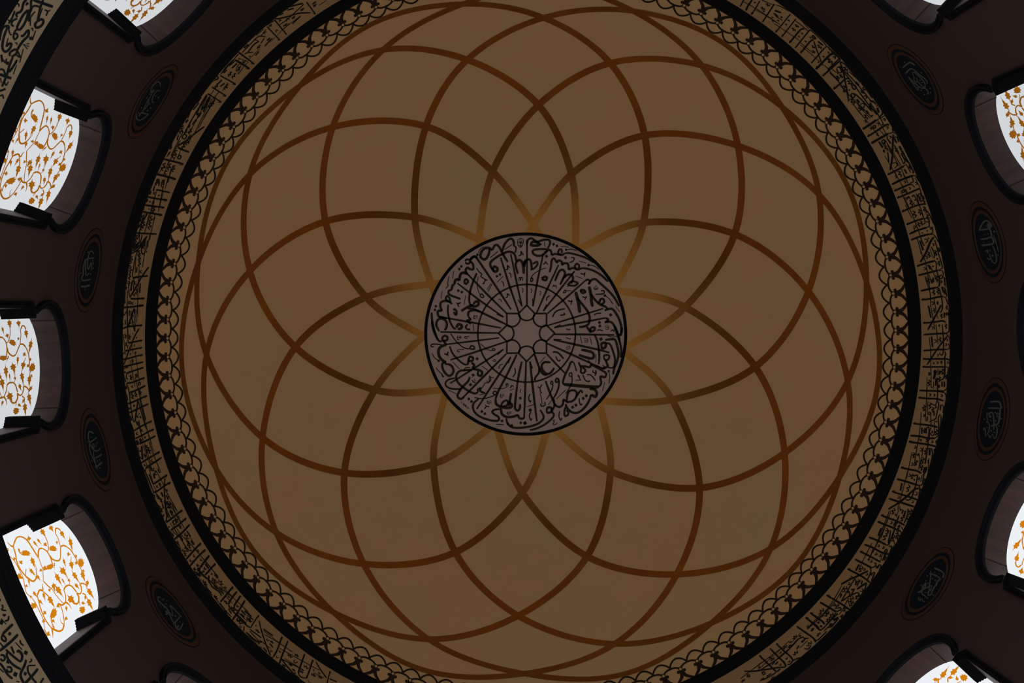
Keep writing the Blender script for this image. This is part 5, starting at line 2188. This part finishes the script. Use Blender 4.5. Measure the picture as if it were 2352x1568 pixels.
for key, lab in RL.items():
    az = PH + key * PI / 8
    t = tag(empty('calligraphy_roundel', cyl(1, az, ZR)), lab, 'roundel', 'calligraphy roundels between the drum windows'); t.rotation_euler = (0, 0, az)
    if not SH:
        SH['outer_ring'] = obj('outer_ring', annulus(0.079, 0.0915, [(0, 0.0), (0, .0012), (.25, .0024), (.75, .0024), (.95, .0014), (1, 0)], rloc), M_RING, t, True)
        SE = obj('edge_line', annulus(0.0912, 0.0930, [(0, 0), (.1, .0012), (.9, .0008), (1, 0)], rloc), M_BLACK, SH['outer_ring'])
        SH['dark_ring'] = obj('dark_ring', annulus(0.0725, 0.0792, [(0, 0), (0, .0016), (.5, .0022), (1, .0016), (1, 0)], rloc), M_NAVY, t, True)
        SH['inner_ring'] = obj('inner_ring', annulus(0.0630, 0.0727, [(0, 0), (0, .0012), (.3, .0020), (.7, .0020), (1, .0010), (1, 0)], rloc), M_RING, t, True)
        bm = annulus(0.0, 0.0633, [(0.02, .0008), (.35, .0008), (.7, .0008), (1, .0008), (1, 0)], rloc); SH['disc'] = obj('disc', bm, M_NAVY, t)
    else:
        for k_, o in SH.items():
            c = o.copy(); COL.objects.link(c); c.parent = t
            if k_ == 'outer_ring':
                e = SE.copy(); COL.objects.link(e); e.parent = c
    bm = bmesh.new(); strokes(bm, ROUND[key], lambda x, y: rloc(x / 5000, y / 5000, 0.0014), 0.36, 1.4); obj('lettering', bm, M_SILVER, t)

# ------------------------------------------------------------------ windows
def wx(u): return math.sqrt(1 - u * u)
def WL(x, u, z): return ((x - 1) * S, u * S, (z - 2.4) * S)       # window frame: origin on the wall at mid height
def outline(n=44):
    A = [-HS + (PI + 2 * HS) * i / n for i in range(n + 1)]
    return [(HW, ZSILL), (HW, ZI), (UN, ZI)] + [(HW * math.cos(a), ZS + HW * math.sin(a)) for a in A] + [(-UN, ZI), (-HW, ZI), (-HW, ZSILL)]
def reveal_mesh():
    bm = bmesh.new(); rows = []
    for u, z in outline(): rows.append([bm.verts.new(WL(wx(u) + (BACK - wx(u)) * t, u, z)) for t in (0, .5, 1)])
    for a, b in zip(rows, rows[1:]):
        for j in range(2): bm.faces.new((a[j], a[j + 1], b[j + 1], b[j]))
    bm.faces.new([rows[0][0], rows[0][2], rows[-1][2], rows[-1][0]])
    return bm
def joint_mesh():
    bm = bmesh.new()
    for deg in (38, 142):
        for x0, x1 in ((0.0, 1.0),):
            v = []
            for d, t in ((-0.7, 0), (0.7, 0), (0.7, 1), (-0.7, 1)):
                a = math.radians(deg + d); u = (HW - 0.0006) * math.cos(a); z = ZS + (HW - 0.0006) * math.sin(a)
                v.append(bm.verts.new(WL(wx(u) + (BACK - wx(u)) * t, u, z)))
            bm.faces.new(v)
    return bm
def pane_mesh():
    bm = bmesh.new(); bm.faces.new([bm.verts.new(WL(BACK, u * 1.01, z)) for u, z in outline()]); return bm
def vine_mesh():
    bm = bmesh.new(); strokes(bm, VINE, lambda x, y: WL(BACK - 0.0006, x / 5000, y / 5000), 0.42, 1.5); return bm
def sweep(prof, path):
    bm = bmesh.new(); rows = [[bm.verts.new(f(r, p)) for r, p in prof] for f in path]
    for A, B in zip(rows, rows[1:]):
        for i in range(len(prof) - 1): bm.faces.new((A[i], A[i + 1], B[i + 1], B[i]))
    bm.faces.new(rows[0]); bm.faces.new(rows[-1]); return bm
def archivolt_mesh():
    prof = [(.1122, -.002), (.1122, .0035), (.1150, .0060), (.1175, .0060), (.1185, .0042), (.1198, .0046), (.1220, .0095), (.1250, .0115), (.1275, .0115), (.1283, .0100), (.1283, -.002)]
    path = []
    for i in range(57):
        a = -HS + (PI + 2 * HS) * i / 56
        def f(r, p, a=a):
            u = r * math.cos(a); z = ZS + r * math.sin(a); return WL(wx(u) - p, u, z)
        path.append(f)
    return sweep(prof, path)
def jamb_mesh(s):
    prof = [(HW, -.002), (HW, .0045), (.1150, .0062), (.1185, .0062), (.1192, .0040), (.1205, .0040), (.1212, .0062), (.1258, .0062), (.1258, -.002)]
    path = [lambda r, p, z=z: WL(wx(r) - p, s * r, z) for z in (ZSILL, 2.3, 2.508)]
    return sweep(prof, path)
def impost_mesh(s):
    bm = bmesh.new()
    for k in range(4):
        u0, u1 = .1262 - .0046 * k, .1139 - .0052 * (k + 1); z0, z1 = ZB + .0038 * k, 2.5085 + .0042 * k; pf = .0072 + .0006 * k
        v = [bm.verts.new(WL(x, s * u, z)) for z in (z0, z1) for x, u in ((BACK - .0004, u0), (BACK - .0004, u1), (wx(u1) - pf, u1), (wx(u0) - pf, u0))]
        for q in ((0, 1, 2, 3), (4, 5, 6, 7), (0, 1, 5, 4), (1, 2, 6, 5), (2, 3, 7, 6), (3, 0, 4, 7)): bm.faces.new([v[i] for i in q])
    return bm
KIND = {7: 0, 6: 0, 5: 0, 4: 0, 3: 0, 2: 0, 1: 0, 8: 1, 9: 2, 10: 1, 11: 1, 12: 1, 13: 1, 14: 1, 15: 1, 0: 1}
PARTS = [('reveal', reveal_mesh(), M_STONE), ('archivolt', archivolt_mesh(), M_BLACK), ('jamb_moulding', jamb_mesh(1), M_TRIM), ('jamb_moulding', jamb_mesh(-1), M_TRIM),
         ('impost', impost_mesh(1), M_TRIM), ('impost', impost_mesh(-1), M_TRIM)]
first = {}
pm, vm, jm = None, None, None
for k in range(16):
    az = WAZ[k]; w = struct(empty('window_%d' % (k + 1), cyl(1, az, 2.4))); w.rotation_euler = (0, 0, az)
    for i, (nm, b, m) in enumerate(PARTS):
        if k == 0:
            first[i] = obj(nm, b, m, w, nm == 'reveal_')
        else:
            c = first[i].copy(); COL.objects.link(c); c.parent = w
    rv = [c for c in w.children if c.name.startswith('reveal')][0]
    if jm is None: jo = obj('stone_joint', joint_mesh(), M_JOINT, rv); jm = jo.data
    else: jo = bpy.data.objects.new('stone_joint', jm); COL.objects.link(jo); jo.parent = rv
    kk = KIND[k]
    pane = obj('pane', pane_mesh(), PANES[kk][0], w)
    obj('vine_tracery', vine_mesh(), PANES[kk][1], pane)
